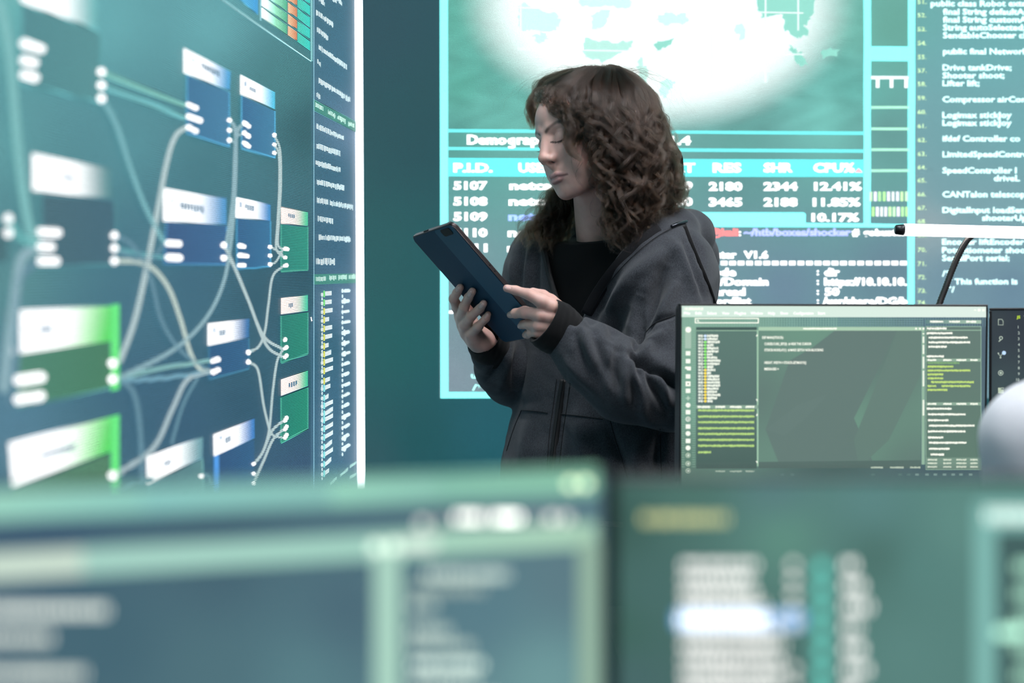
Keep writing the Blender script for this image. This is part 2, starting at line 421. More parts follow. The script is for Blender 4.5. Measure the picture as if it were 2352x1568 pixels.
# links between the nodes
lk = S(150,186,196); lkb = S(190,212,214); lkt = S(112,190,190); lkd = S(104,146,164)
LINKS = [([(-10,0),(14,120),(30,300),(44,430),(62,530),(82,566)], S(132,196,196), 1.5), ([(12,505),(40,545),(80,566)], lkt, 1.2),
 ([(80,566),(44,590),(32,640),(22,720),(10,800),(0,900)], lk, 1.6), ([(80,600),(38,640),(30,720),(30,820),(24,870)], lkd, 1.2),
 ([(228,167),(320,203),(420,243)], S(130,200,190), 1.0), ([(228,197),(320,232),(420,271)], S(120,196,200), 1.0),
 ([(228,226),(260,285),(295,390),(330,480),(372,558)], S(126,186,194), 1.0),
 ([(424,292),(398,312),(378,370),(355,490),(330,620),(302,740),(268,832)], lkb, 1.15),
 ([(523,276),(535,296),(537,350),(534,450),(526,550),(508,650),(465,735),(390,805),(268,868)], lk, .95),
 ([(553,285),(540,302),(535,350),(530,460),(515,560)], lk, .95), ([(523,322),(535,325),(540,312),(552,308)], lk, .7),
 ([(257,541),(300,565),(340,640),(365,735),(410,805),(476,852)], lkd, .9), ([(257,570),(310,582),(372,591)], S(104,170,180), .9),
 ([(257,599),(330,607),(378,655),(408,730),(432,810),(455,848),(478,852)], S(196,214,206), 1.05), ([(257,575),(330,600),(372,560)], lkd, .7),
 ([(510,563),(528,600),(562,680),(600,770),(645,802)], lkb, .85), ([(510,592),(528,602),(566,690),(606,790),(645,820)], lkb, .85),
 ([(626,311),(639,345),(641,420),(637,500),(634,560),(646,572)], lkb, .62), ([(626,333),(636,355),(637,430),(633,510),(630,570),(646,590)], lkb, .62),
 ([(646,611),(622,635),(612,700),(604,760),(590,795),(566,809)], lkb, .7), ([(617,567),(640,580),(646,591)], lkb, .6), ([(617,607),(630,600),(646,572)], lkb, .6),
 ([(567,831),(588,850),(601,930),(614,985)], lkb, .7), ([(646,802),(632,830),(622,900),(614,985),(600,1035),(578,1066)], lkb, .7),
 ([(646,966),(620,990),(598,1040),(578,1066)], lkb, .75), ([(646,986),(622,1010),(600,1060),(578,1107)], lkb, .75), ([(646,1005),(624,1000),(614,985)], lkb, .6),
 ([(268,868),(370,845),(478,828)], S(138,190,190), 1.0), ([(268,874),(370,868),(478,853)], S(120,170,190), 1.0),
 ([(478,853),(425,872),(390,940),(345,1030),(258,1091)], S(176,198,204), 1.1), ([(450,865),(415,930),(388,1020)], lkd, .8),
 ([(270,872),(302,905),(316,990),(320,1105)], lkd, 1.1), ([(260,1120),(310,1105),(345,1098)], lkd, .8), ([(458,1092),(472,1090),(480,1110)], lkd, .7)]
for pts, c, k in LINKS:
    c = tuple(v*.80 for v in c); g = Pic(LW); g.line(pts, lambda x, k=k: lw(x)*k, c, 5, 8); g.build('link_line', LW_T, M_ledtop)
# table at the top
g = Pic(LW)
sl = 0.691
def ty(x, y): return y+(x-711)*sl                # rows run along the perspective of the wall
g.line([(480,ty(480,141)),(711,141)], 3.0, S(170,225,230), 5, 1); g.line([(711,-60),(711,141)], 2.2, S(150,220,220), 5, 1)
g.line([(594,-120),(594,ty(594,128))], 2.4, S(150,215,225), 5, 1)
g.poly([(536,ty(536,-20)-40),(590,ty(590,-20)-60),(590,ty(590,118)),(536,ty(536,110))], [S(70,160,210),S(60,140,200),S(60,150,205),S(90,180,215)], 3)
for k in range(6):
    y = 118-k*27
    g.quad([(597,ty(597,y-22)),(628,ty(628,y-22)),(628,ty(628,y)),(597,ty(597,y))], wh, S(150,235,205), 4)
    g.quad([(628,ty(628,y-22)),(656,ty(656,y-22)),(656,ty(656,y)),(628,ty(628,y))], S(150,225,190), S(70,165,130), 4)
    g.quad([(658,ty(658,y-22)),(679,ty(679,y-22)),(679,ty(679,y-3)),(658,ty(658,y))], S(240,190,150), S(200,120,80), 4)
    g.quad([(680,ty(680,y-22)),(709,ty(709,y-22)),(709,ty(709,y)),(680,ty(680,y))], S(70,190,170), S(50,205,190), 4)
g.build('data_table', LW_T, M_ledtop)
# the column of code along the right edge
g = Pic(LW)
def words_line(pic, x0, y0, x1, y1, h, c, seed=0, layer=5, gap=.12, dens=.42):
    rg = random.Random(seed*77+int(x0*3+y0)); x = 0.0; L = x1-x0
    while x < L-0.5:
        w = rg.uniform(.45, 1.2)*h*dens
        e = min(L, x+w); a, b_ = x/L, e/L
        u = rg.choice((0.5, 0.5, .34)); d = rg.choice((.5, .34, .34))
        pic.quad([(x0+x, y0+(y1-y0)*a-h*u), (x0+e, y0+(y1-y0)*b_-h*u), (x0+e, y0+(y1-y0)*b_+h*d), (x0+x, y0+(y1-y0)*a+h*d)], c, None, layer)
        x = e+h*gap*rg.choice((1, 1, 1, 2.2))
ctx = S(215,240,245,1.1)
for i, (a, b_, c, d) in enumerate([(724,-40,770,5),(722,-12,742,10),(770,-6,782,10),(722,28,762,58),(724,67,750,88),(728,108,794,156),(725,141,733,149),(728,184,801,230),(723,217,732,224),
    (723,290,786,318),(723,335,778,353),(721,373,779,391),(724,418,787,432),(724,459,750,465),(754,466,808,476),(726,501,762,509),(728,545,802,550),(722,601,766,601)]):
    words_line(g, a, b_, c, d, 13 if i != 17 else 16, ctx, i, 5, .045, .16)
g.build('code_text', LW_T, M_ledtop)
for (tl, tr, br, bl, ws, seed) in (((717,227),(816,279),(816,304),(717,253),[(720,240,738,250),(749,258,766,267),(771,270,790,279),(796,283,810,290)],3),
                                   ((717,630),(816,628),(816,650),(717,654),[(721,641,744,640),(752,638,768,637),(773,637,793,636),(797,636,812,635)],4)):
    g = Pic(LW); g.quad([tl, tr, br, bl], S(64,134,122), S(70,136,126), 3)
    for w in ws: words_line(g, *w, 12, S(205,250,235), seed, 6, .045, .16)
    g.build('section_bar', LW_T, M_ledtop)
g = Pic(LW); rg = random.Random(5)
ys = [674.5,694.5,714.5,734.5,754.5,774.5,794.5,812.7,831,851,874.5,891,912.7,931,949,963.6,983.6,1003.6,1025.5,1043.6,1065.5,1087]
lens = [17,17,19,11,18,18,10,16,20,20,13,14,10,20,20,20,20,20,18,20,16,11]
for i, y in enumerate(ys):
    k = -(y-630)/620.0
    g.disc(736, y+2, 2.8, ctx, 5, ry=5); g.disc(736, y+12, 1.6, ctx, 5, ry=4)
    c = S(120,240,120) if i < 2 else (S(235,235,90) if i < 11 else S(140,240,240))
    g.rect(738.2, y-7, 741.8, y+8, c, 6)
    g.quad([(743,y-5),(741+lens[i],y-5+k*lens[i]),(741+lens[i],y+5+k*lens[i]),(743,y+5)], ctx, None, 5)
for i in range(16):
    y = 668+i*24.2; k = -(y-630)/620.0
    g.disc(783, y, 2.4, ctx, 5, ry=5); g.disc(783, y+12, 1.8, ctx, 5, ry=4); g.pill(788, y+k*5, 797-(i % 3), y+k*14, 3.8, ctx, 6)
    if i in (1, 4, 5, 6, 12, 14, 15): g.disc(787, y-1, 4, ctx, 6, ry=7)
for (a, b_, c, d) in ((778,1093,796,1077),(800,1072,815,1062),(755,1112,770,1098),(800,1098,815,1089)): g.quad([(a,b_-4),(c,d-4),(c,d+3),(a,b_+3)], S(170,215,215), None, 5)
g.build('device_list', LW_T, M_ledtop)
g = Pic(LW); g.line([(717,-1500),(717,2200)], 1.6, S(150,200,225), 5, 1); g.line([(713.5,-1500),(713.5,140)], 1.2, S(140,210,215), 5, 1)
g.build('column_divider', LW_T, M_ledtop)
g = Pic(LW); g.line([(708,728),(710,738)], 3.0, W_, 8, 1); g.build('mouse_pointer', LW_T, M_ledtop)
bm = bmesh.new(); bm_box(bm, (.02, .03, 3.1), (2.893, .003, 1.57), .002); bm_done('edge_light', bm, M_edge, LW_T)

# ================================================================== the LED wall at the back
BWp = Plane((0, 3.05, 0), (1, 0.102, 0), (0, 0, 1))
M_led2 = screen_mat('led_wall_pixels', 0.0028, 1.0, 1.0, base=0.008, rough=0.6)
M_led2t = screen_mat('led_wall_bright_pixels', 0.0028, 0.7, 1.6, base=0.008, rough=0.6, sampling='NONE')
BW_T = empty('led_video_wall', mat=BWp.M)
tag(BW_T, 'wide video wall at the back showing a world map, a process table and code', 'video wall', 'LED video walls')
bm = bmesh.new(); bm_box(bm, (4.6, .09, 3.1), (.85, .05, 1.57), .004); bm_done('cabinet', bm, M_black, BW_T)
MAPC = [(1030,40,S(96,178,162)),(1060,200,S(92,176,160)),(1120,260,S(110,190,178)),(1950,60,S(112,186,172)),(1960,200,S(100,180,170)),(1900,270,S(120,200,190)),(1400,290,S(130,205,190)),
        (1040,320,S(86,158,150)),(1700,330,S(100,165,158)),(1700,430,S(98,150,150)),(1040,430,S(96,160,158)),(1040,600,S(124,156,164)),(1080,800,S(124,150,160)),(1040,860,S(132,152,164)),(1700,560,S(112,148,160)),(1800,660,S(108,138,158)),(2040,620,S(104,136,152)),(1300,700,S(110,140,155)),
        (2050,60,S(100,166,152)),(2040,300,S(100,154,150))]
SIDE = [(2120,40,S(106,172,170)),(2250,120,S(108,172,176)),(2330,40,S(110,176,178)),(2200,330,S(112,164,170)),(2330,300,S(112,170,176)),(2180,440,S(116,160,168)),(2300,480,S(122,164,172)),(2180,640,S(112,146,162)),(2320,670,S(106,138,158)),(2140,520,S(150,170,176))]
def bw_bg(x, y):
    if y > 914 or x < 1010.005:
        return idw([(850,50,S(32,76,88)),(960,300,S(30,78,86)),(900,600,S(30,88,92)),(900,800,S(26,92,94)),(950,1000,S(26,84,90)),(1120,980,S(34,92,104)),(860,1060,S(40,84,92))], x, y)
    if x > 2096: return idw(SIDE, x, y)
    c = idw(MAPC, x, y)
    if y < 300 and x < 1985:
        r = math.hypot((x-1510)/1.0, (y-5)*(1.50 if x > 1300 else 1.62))
        k = 1-sm(300, 470, r)
        n = .5+.5*math.sin(x*.05+math.sin(y*.07)*2)*math.sin(y*.06+x*.021)
        c = tuple(v*(0.86+0.22*n) for v in c)
        c = tuple(a*(1-k)+b*k for a, b in zip(c, (1.08, 1.22, 1.20)))
    return c
sc = Pic(BWp)
sc.grid(-400, -1300, 1010, 1500, 50, 90, bw_bg)
sc.grid(1010.01, 914.01, 3200, 1500, 50, 20, bw_bg)
sc.grid(1010.01, -1300, 2096, 914, 110, 240, bw_bg)
sc.grid(2096.01, -1300, 3200, 914, 50, 120, bw_bg)
o = sc.build('screen', BW_T, M_led2)
for v in o.data.vertices: v.co.z = min(max(v.co.z, .03), 3.1); v.co.x = min(max(v.co.x, -1.44), 3.14)
# the map
g = Pic(BWp)
def blob(pts, c, sd=1, rough=5):
    q = catmull(pts+[pts[0]], 6); rg = random.Random(sd)
    b = [(x+rg.uniform(-rough, rough), y+rg.uniform(-rough, rough)) for x, y in q[:-1]]
    cx = sum(p[0] for p in b)/len(b); cy = sum(p[1] for p in b)/len(b)
    for i in range(len(b)): g.poly([b[i], b[(i+1) % len(b)], (cx, cy)], c, 1.5)
ml = S(196,248,236,.8); md = S(150,224,208,.66)
for i, (pts, c) in enumerate([([(1188,22),(1200,6),(1235,20),(1278,34),(1286,58),(1262,72),(1215,70),(1190,62)], ml), ([(1224,80),(1252,78),(1258,92),(1236,102)], ml), ([(1340,-20),(1400,-30),(1450,0),(1440,16),(1390,12),(1330,10)], ml),
    ([(1358,36),(1396,20),(1394,44),(1372,68),(1358,64)], ml), ([(1346,90),(1400,96),(1450,96),(1440,112),(1410,132),(1385,142),(1350,132),(1340,112)], S(196,250,238,.62)), ([(1502,44),(1530,30),(1576,36),(1572,52),(1530,58)], ml), ([(1504,98),(1545,88),(1530,108),(1508,114)], md),
    ([(1516,192),(1540,182),(1548,196),(1536,214),(1520,226)], ml), ([(1688,64),(1708,54),(1714,78),(1702,92)], ml), ([(1745,-30),(1800,-40),(1866,-10),(1868,30),(1850,60),(1856,76),(1830,84),(1800,66),(1806,44),(1780,30),(1750,36),(1738,4)], md), ([(1812,104),(1836,122),(1852,146),(1834,148),(1820,126)], md),
    ([(1000+470,130),(1480,150),(1490,180),(1474,190),(1464,160)], S(205,252,242,.62)), ([(1884,120),(1910,108),(1925,120),(1896,134)], md)]): blob(pts, c, i)
for x in (1196, 1327, 1457, 1635, 1758, 1833): g.rect(x-2, -250, x+2, 70 if x in (1196, 1833) else 190, S(240,255,252,.72), 2)
for y in (-80, 18, 113): g.line([(1190,y),(1845,y+12)], 3, S(240,255,252,.72), 2, 1)
g.build('world_map', BW_T, M_led2t)
cy = S(128,248,246,1.1); cyd = S(96,226,228); 
g = Pic(BWp)
g.poly([(1008,-1200),(1027,-1200),(1030,914),(1012,914)], cy, 3); g.poly([(1014,900),(2094,903),(2094,916),(1014,914)], cy, 3.2)
g.poly([(2088,-1200),(2105,-1200),(2099,916),(2083,916)], cy, 3); g.poly([(1983,-1200),(2002,-1200),(1999,520),(1983,520)], cy, 3)
g.poly([(1990,107),(2096,107),(2096,141),(1990,140)], cy, 3.2); g.poly([(1300,487),(1846,488),(1850,492),(1850,512),(1992,513),(2092,515),(2092,522),(1300,520)], cy, 3.2)
g.build('screen_frame', BW_T, M_led2t)
g = Pic(BWp)
for a, b_, h in ((300,303,7),(341,344,7)): g.poly([(1028,a-h/2),(1984,b_-h/2+3),(1984,b_+h/2+3),(1028,a+h/2)], S(104,222,222), 2)
g.poly([(1028,363),(1984,367),(1984,406),(1028,405)], cyd, 2)
wt = S(255,255,255,1.3); BO = 0.034
g.text('Demo', 1073, 331, 22, wt, 1163, bold=BO); g.text('q', 1166, 331, 22, wt, 1182.5, bold=BO); g.line([(1182,334),(1179,338.5),(1167,338)], 4, wt, 4, 3); g.text('raphics', 1187, 331, 22, wt, 1300, bold=BO); g.text('1.4', 1540, 332, 20, wt, 1586, bold=BO)
for t, a, b_ in (('P.I.D.',1042,1131),('USER',1191,1272),('VIRT',1510,1596),('RES',1637,1702),('SHR',1754,1820),('CPU%',1868,1962)): g.text(t, a, 395, 21, wt, b_, bold=BO)
g.poly([(1962,396),(1981,396),(1971,386)], S(250,170,180), 4)
for i, (pid, usr, vi, re_, sh, cp) in enumerate((('5107','netcat','2759','2180','2344','12.41%'),('5108','netcat','3180','3465','2188','11.85%'),('5109','netcat','','','','10.17%'),('5110','netcat','','','',''),('5111','netcat','','','',''))):
    y = (435,471,506,543,578)[i]
    g.text(pid, 1042, y, 19, wt, 1119, bold=BO)
    g.text(usr, 1170-i*1.2, y, 19, S(150,180,255,1.2) if i == 2 else wt, 1284, bold=BO)
    if vi: g.text(vi, 1512, y+1, 19, wt, 1590, bold=BO)
    if re_: g.text(re_, 1628, y+2, 19, wt, 1704, bold=BO)
    if sh: g.text(sh, 1754, y+2, 19, wt, 1831, bold=BO)
    if cp: g.text(cp, 1870-i*3, y+2, 19, wt, 1978-i*3, bold=BO)
tabl = g
k2 = Pic(BWp); pk = S(255,130,130,1.05); vio = S(168,180,250,1.1)
k2.text('root@kali', 1572, 541, 17, pk, 1695, bold=BO); k2.text(':', 1697, 541, 15, wt, bold=BO); k2.text('~/htb/boxes/shocker', 1708, 541, 17, vio, 1954, bold=BO)
k2.text('#', 1957, 541, 17, wt, 1973, bold=BO); k2.text('gobuster', 1982, 541, 16, wt, 2082, bold=BO)
k2.text('Gobuster', 1578, 593, 18, wt, 1691, bold=BO); k2.text('V1.6', 1708, 593, 17, wt, 1764, bold=BO)
for k in range(36):
    x = 1400+k*19.6
    if x < 2075: k2.rect(x, 599, x+15, 609, wt, 4)
for t, a, y, b_ in (('Mode',1610,633,1690),('Url/Domain',1612,655,1764),('Thread',1620,678,1711),('Wordlist',1610,700,1725),('dir',1893,633,1928),('https://10.10.10.',1893,655,2082),('50',1894,678,1927),('/usr/share/DG/b',1889,700,2083)):
    k2.text(t, a, y, 18, wt, b_, bold=BO)
for y in (631,653,676,698): k2.text(':', 1876, y, 15, wt, bold=BO)
k2.rect(1031,713,1042,720,wt,4); k2.rect(1046,713,1056,720,wt,4); k2.rect(1086,800,1100,806,wt,4)
for t, a, y, b_ in (('ubuntu', 1082,868,1160),('/* Main', 1084,896,1190)): k2.text(t, a, y, 14, S(170,255,246,1.2), b_, bold=.02)
k2.text('err', 1167, 608, 14, S(240,90,110), 1200, bold=BO)
g3 = Pic(BWp)
g3.rect(2000,175,2086,182,S(225,240,240),4)
for x in (2015,2047,2080): g3.rect(x-4,180,x+4,202,S(235,242,245),4)
for y in (247,296,344,392): g3.rect(2000,y-3,2087,y+3,S(160,224,196),4)
bc = [S(190,240,190),S(226,222,240),S(170,230,160),S(170,232,150),S(226,224,240),S(220,232,230),S(222,226,238),S(190,236,170)]
for k in range(9): g3.rect(1996+k*10.2,440,2002.5+k*10.2,462,bc[k % 8],4)
for k in range(9): g3.rect(2001.5+k*9.6,475,2008+k*9.6,497,bc[(k+3) % 8],4)
g4 = Pic(BWp); yl = S(196,232,176); tx = S(214,255,252,1.2)
for n, y in ((50,-24),(51,4),(52,35),(53,67),(54,99),(55,131),(57,162),(58,193),(59,225),(60,257),(61,289),(62,321),(63,353),(64,384),(65,414),(66,446),(67,477),(68,508),(69,540),(70,573),(71,605),(72,636),(73,667),(74,695),(75,728),(76,760)):
    g4.text('%d.' % n, 2107, y+5, 10, yl, 2127, bold=.012)
g5 = Pic(BWp); XS = 1.27
for x, y, t in ((2137,8,'public class Robot extends Iterative'),(2165,27,'final String defaultAuto'),(2165,45,'final String customAuto'),(2165,63,'String autoSelected;'),(2165,81,'SendableChooser chooser'),(2165,118,'public final NetworkTable'),
    (2164,155,'Drive tankDrive;'),(2164,173,'Shooter shoot;'),(2164,191,'Lifter lift;'),(2164,228,'Compressor airCompressor'),(2164,264,'Logimax stickJoy'),(2164,282,'Logimax stickJoy'),(2164,318,'ifdef Controller co'),(2164,354,'LimitedSpeedController'),
    (2164,391,'SpeedController l'),(2282,409,'driveL'),(2164,446,'CANTalon telescope'),(2164,482,'DigitalInput loadSens'),(2255,500,'shooterUp'),(2163,555,'Encoder liftEncoder'),(2163,574,'Potentiometer shoo'),(2163,592,'SerialPort serial;'),(2163,628,'/**'),(2175,646,'* This function is'),(2175,664,'*/'),(2163,722,'public void robotInit')):
    g5.text(t, x, y+6.5, 13.5, tx, xs=XS, bold=.026)
flush_text()
tb = tabl.build('process_table', BW_T, M_led2t); k2.build('terminal_text', BW_T, M_led2t); g3.build('gauge_column', BW_T, M_led2t)
g4.build('line_numbers', BW_T, M_led2t); g5.build('code_text', BW_T, M_led2t)
# ================================================================== desks
def desk(name, label, x0, x1, y0, y1, z=.74):
    t = empty(name, ((x0+x1)/2, (y0+y1)/2, 0)); tag(t, label, 'desk', 'control room desks')
    w, d = x1-x0, y1-y0
    bm = bmesh.new(); bm_box(bm, (w, d, .03), (0, 0, z-.015), .004); bm_done('desk_top', bm, M_desk, t)
    for sx in (-1, 1):
        for sy in (-1, 1):
            bm = bmesh.new(); bm_box(bm, (.05, .05, z-.03), (sx*(w/2-.05), sy*(d/2-.06), (z-.03)/2), .004); bm_done('leg', bm, M_dark, t)
    bm = bmesh.new(); bm_box(bm, (w-.16, .018, .3), (0, d/2-.06, z-.19), .002); bm_done('modesty_panel', bm, M_dark, t)
    return t
desk('desk', 'dark desk in front of the woman carrying the two sharper monitors', .16, 1.75, 1.78, 2.36)
desk('desk', 'dark desk nearest the camera carrying the two blurred monitors', -.43, .95, .45, 1.02)
# ================================================================== monitors
M_scr = screen_mat('monitor_picture', None, gain=1.0, base=0.02, rough=0.3)
M_scrt = screen_mat('monitor_bright_picture', None, gain=1.0, base=0.02, rough=0.3, sampling='NONE')
def monitor(label, plane, W, H, bez=.006, zdesk=.74, neck_x=None):
    """plane origin = top left corner of the housing front"""
    t = empty('computer_monitor', mat=plane.M); tag(t, label, 'monitor', 'computer monitors')
    bm = bmesh.new()
    for sx, sz, lx, lz in ((W, bez, W/2, -bez/2), (W, bez*2.2, W/2, -H+bez*1.1), (bez, H-3.2*bez, bez/2, -H/2+.6*bez), (bez, H-3.2*bez, W-bez/2, -H/2+.6*bez)):
        bm_box(bm, (sx, .012, sz), (lx, .004, lz), .0012, 1)
    bm_done('bezel', bm, M_black, t)
    bm = bmesh.new(); bm_box(bm, (W-.004, .022, H-.004), (W/2, .0215, -H/2), .006); bm_box(bm, (W*.5, .03, H*.5), (W/2, .045, -H*.55), .012)
    bm_done('housing', bm, M_black, t)
    # stand, upright in the world
    p0 = plane.O + plane.U*(W/2 if neck_x is None else neck_x) - plane.V*H*.6 + plane.B*.075
    inv = plane.M.inverted(); zb = zdesk+.003
    bm = bmesh.new(); bm_box(bm, (.05, .018, p0[2]+.04-zb), (0, 0, (p0[2]+.04-zb)/2), .004); nk = bm_done('stand_neck', bm, M_dark, t)
    bm = bmesh.new(); bm_cyl(bm, .105, .1, .012, (0, 0, .006), 40); sb = bm_done('stand_base', bm, M_dark, t, True)
    for q in (nk, sb): q.matrix_parent_inverse = inv; q.location = (p0[0], p0[1], zb)
    return t
# ---- the sharp monitor in front of the woman
A = P(1561,697,2.10); Bq = P(2269,699,2.19)
MP = Plane(A, Bq-A, (0.0,.02,1)); MW = float(np.linalg.norm(Bq-A)); MH = MW*.575
mon = monitor('slim black monitor in front of the woman showing a green code editor', MP, MW, MH, .0034)
rg = random.Random(3)
g = Pic(MP)
def mon_bg(x, y):
    c = idw([(1570,760,S(132,172,150)),(1650,740,S(124,168,146)),(1900,740,S(98,140,138)),(2150,740,S(84,114,126)),(2258,800,S(78,98,112)),(2258,1050,S(80,102,116)),(1590,900,S(118,164,144)),(1570,1060,S(92,126,112)),(1900,1085,S(70,102,98)),(2200,1090,S(66,94,104))], x, y)
    k = 1.09 if (y < 752 and (x % 6) < 1.6) else 1.0
    return tuple(v*k for v in c)
g.grid(1564.5, 702, 2264, 1140, 44, 40, mon_bg, 1)
g.build('screen', mon, M_scr)
g = Pic(MP)
for k in range(117): g.rect(1566+k*6, 729, 1567+k*6, 750, S(140,180,165) if k < 60 else S(112,146,156), 2)
for y in (733, 738, 743, 748): g.rect(1565, y, 2120, y+.9, S(132,174,160), 2)
for k in range(60): g.rect(1565, 752+k*5.4, 1572, 753+k*5.4, S(150,188,166), 2); g.rect(1589, 752+k*5.4, 1597, 753+k*5.4, S(145,184,164), 2)
g.build('grid_backdrop', mon, M_scrt)
wm = S(250,252,238,1.15); wg = S(244,250,236,1.1)
g = Pic(MP); g.quad([(1564.5,702),(2264,704),(2264,728.5),(1564.5,728)], S(212,236,222), S(224,240,230), 2)
words_line(g, 1571, 709.5, 1615, 709.5, 7, wm, 2, 4)
for t, a, b_ in (('File',1570,1584),('Edit',1596,1611),('Select',1623,1645),('View',1657,1674),('Plugins',1686,1712),('Window',1723,1751),('Help',1763,1779),('Show',1791,1809),('Configuration',1821,1867),('Start',1877,1894)):
    g.text(t, a, 722, 6.5, S(255,255,250,1.3), b_, bold=.02, layer=4)
g.rect(2235.5,711,2240.5,712.6,wm,4); g.rect(2244.5,709,2250,714.5,wm,4); g.line([(2254.5,709.5),(2259.5,714.5)],1.8,wm,4,1); g.line([(2259.5,709.5),(2254.5,714.5)],1.8,wm,4,1)
titlebar = g
# search field
g = Pic(MP); 
for a, b_, c, d in ((1595,730,1742,732.2),(1595,740,1742,742.2),(1595,730,1597.2,742),(1739.5,730,1742,742)): g.rect(a,b_,c,d,wm,3)
g.disc(1602,736,2.2,wg,3); g.line([(1603.5,737.5),(1606,740)],1,wg,3,1); g.build('search_field', mon, M_scrt)
# icons down the left
g = Pic(MP); g.rect(1573,750,1587,800,S(168,196,178),2)
g.disc(1580,757,6.5,wm,3)
for i, y in enumerate((811,829,846,864,881,897,914,930,946,962,979,995,1012,1028,1045,1064,1080)):
    k = i % 6
    if i in (7, 9, 11, 13, 14, 15, 16): 
        g.disc(1579.5, y, 5.6, wg if i < 14 else S(200,220,195), 3, 18)
        if i in (9, 15, 16, 14): g.disc(1579.5, y, 3.9, S(92,128,118), 4); g.disc(1579.5, y, 2.0, wg, 5)
    elif i in (6,): g.line([(1579.5,y-5),(1579.5,y+5)],3,S(190,214,196),3,1); g.line([(1574.5,y),(1584.5,y)],3,S(190,214,196),3,1)
    elif i == 2: g.rect(1573,y-4.5,1586,y+1,wm,3); g.rect(1577,y+1,1586,y+4,wm,3)
    elif i == 4: g.rect(1574,y-5.5,1585,y+5.5,wm,3); g.disc(1579.5,y,2,S(80,110,100),4)
    else: g.rect(1574.2, y-5, 1584.8, y+5, wg, 3)
g.build('icon_column', mon, M_scrt)
def pane(nm, x0, y0, x1, y1, c0, c1, frame=None):
    g = Pic(MP); g.grid(x0, y0, x1, y1, 6, 8, lambda x, y: tuple(c0[k]*(1-(y-y0)/(y1-y0))+c1[k]*(y-y0)/(y1-y0) for k in range(3)), 3)
    if frame:
        for a, b_, c, d in ((x0,y0,x1,y0+1),(x0,y1-1,x1,y1),(x0,y0,x0+1,y1),(x1-1,y0,x1,y1)): g.rect(a,b_,c,d,frame,4)
    return g
pf = S(168,208,178)
g = pane('tree', 1598, 751, 1737, 930, S(90,122,112), S(84,110,106)); g.rect(1598,751,1737,758,S(62,88,84),4); g.rect(1598,758,1740,759.5,pf,5)
g.text('ENCRYPTING BINARY DATA', 1602, 757.2, 5.2, wm, 1659, bold=.02, layer=5)
for i in range(22):
    y = 771+i*7.13; c = S(205,225,255,1.2) if i < 2 else (S(140,235,110,1.1) if i < 11 else S(255,222,70,1.15))
    for k in range(2 if i % 3 else 3): g.rect(1602.5+k*3.4, y-2.6, 1605+k*3.4, y+2.2, wg, 5)
    g.rect(1610.5,y-3,1612,y+3.4,wg,5); g.rect(1613,y-.8,1616.5,y+.8,wg,5); g.disc(1618.5, y, 2.9, c, 5)
    words_line(g, 1622.5, y, 1622.5+(26,25,29,15,26,26,13,24,31,29,15,19,9,28,29,30,30,27,23,31,23,13)[i], y, 6.2, wg, i, 5, .05)
g.rect(1737.5,759,1740.5,930,pf,4); g.poly([(1734,772),(1738,766),(1738,772)],wm,6); g.poly([(1734,916),(1738,916),(1738,922)],wm,6)
g.build('tree_pane', mon, M_scrt)
g = pane('log', 1598, 938, 1737, 1075, S(88,116,108), S(70,96,90)); g.rect(1598,930,1740,938,S(138,168,150),4)
for a, b_ in ((1601,1630),(1642,1664),(1675,1702),(1711,1731)): words_line(g, a, 934, b_, 934, 5.4, wm, a, 5, .05)
for i, y in enumerate((942,956,969,983,996,1009.5,1023,1038)): words_line(g, 1602, y, 1731 if i < 7 else 1632, y, 5.6, S(184,220,128,1.05), 40+i, 5, .03)
g.rect(1737.5,938,1740.5,1070,pf,4); g.poly([(1734,954),(1738,948),(1738,954)],wm,6); g.poly([(1734,1058),(1738,1058),(1738,1064)],wm,6)
for a, b_ in ((1642,1664),(1675,1702),(1711,1731)): words_line(g, a, 1081, b_, 1081, 4.6, S(190,210,190), a+9, 5, .05)
g.build('log_pane', mon, M_scrt)
g = Pic(MP); da = S(92,114,110); li = S(106,146,128)
g.rect(1741,750.5,2122,759,S(172,206,178),4); words_line(g, 1843, 754.5, 1920, 754.5, 4.4, wm, 8, 5, .04)
for a in (2102, 2111, 2119): g.rect(a-2, 752.5, a+2, 756.5, wm, 5)
g.grid(1741,759,2114,1074,26,22,lambda x, y: tuple(li[k]*(1-w)+da[k]*w for w in (0.35+0.45*math.sin(x*.012+y*.009+1.0)*math.sin(x*.006-y*.013),) for k in range(3)), 3)
g.poly([(1916,759),(1866,797),(1812,828),(1757,986),(1792,1074),(2010,1074),(1960,960),(2060,759)], S(97,121,115), 3.6)
g.poly([(2060,759),(2114,759),(2114,860),(2040,1010),(1972,1074),(1960,1010)], S(99,126,117), 3.7)
g.poly([(1757,986),(1830,930),(1900,905),(1850,960),(1800,1000)], S(99,123,117), 3.8)
g.poly([(1741,1060),(2114,1056),(2114,1074),(1741,1074)], S(84,108,102), 3.9)
for t, a, y, b_ in (('DEF MAIN(STDSCR):',1749,777.5,1798),('CURSES.CURS_SET(0)  # HIDE THE CURSOR',1754,792,1862),('STDSCR.NODELAY(1)  # MAKE GETCH NON-BLOCKING',1754,806,1889),('HEIGHT, WIDTH = STDSCR.GETMAXYX()',1754,835,1850),('MESSAGES =',1754,849.5,1787)):
    g.text(t, a, y, 5.8, wm, b_, bold=.028, layer=5)
edp = g
g2 = Pic(MP); g2.rect(2115,759,2122.5,1066,S(146,182,158),4)
for y0, y1 in ((765,768),(773,786),(792,812),(819,844),(851,886),(918,953)):
    y = y0
    while y < y1: g2.rect(2117, y, 2121, y+2.2, wm, 5); y += 3
g2.build('side_tab_strip', mon, M_scrt)
g = pane('right', 2124.5, 749, 2252, 1078, S(98,122,114), S(92,122,108), pf)
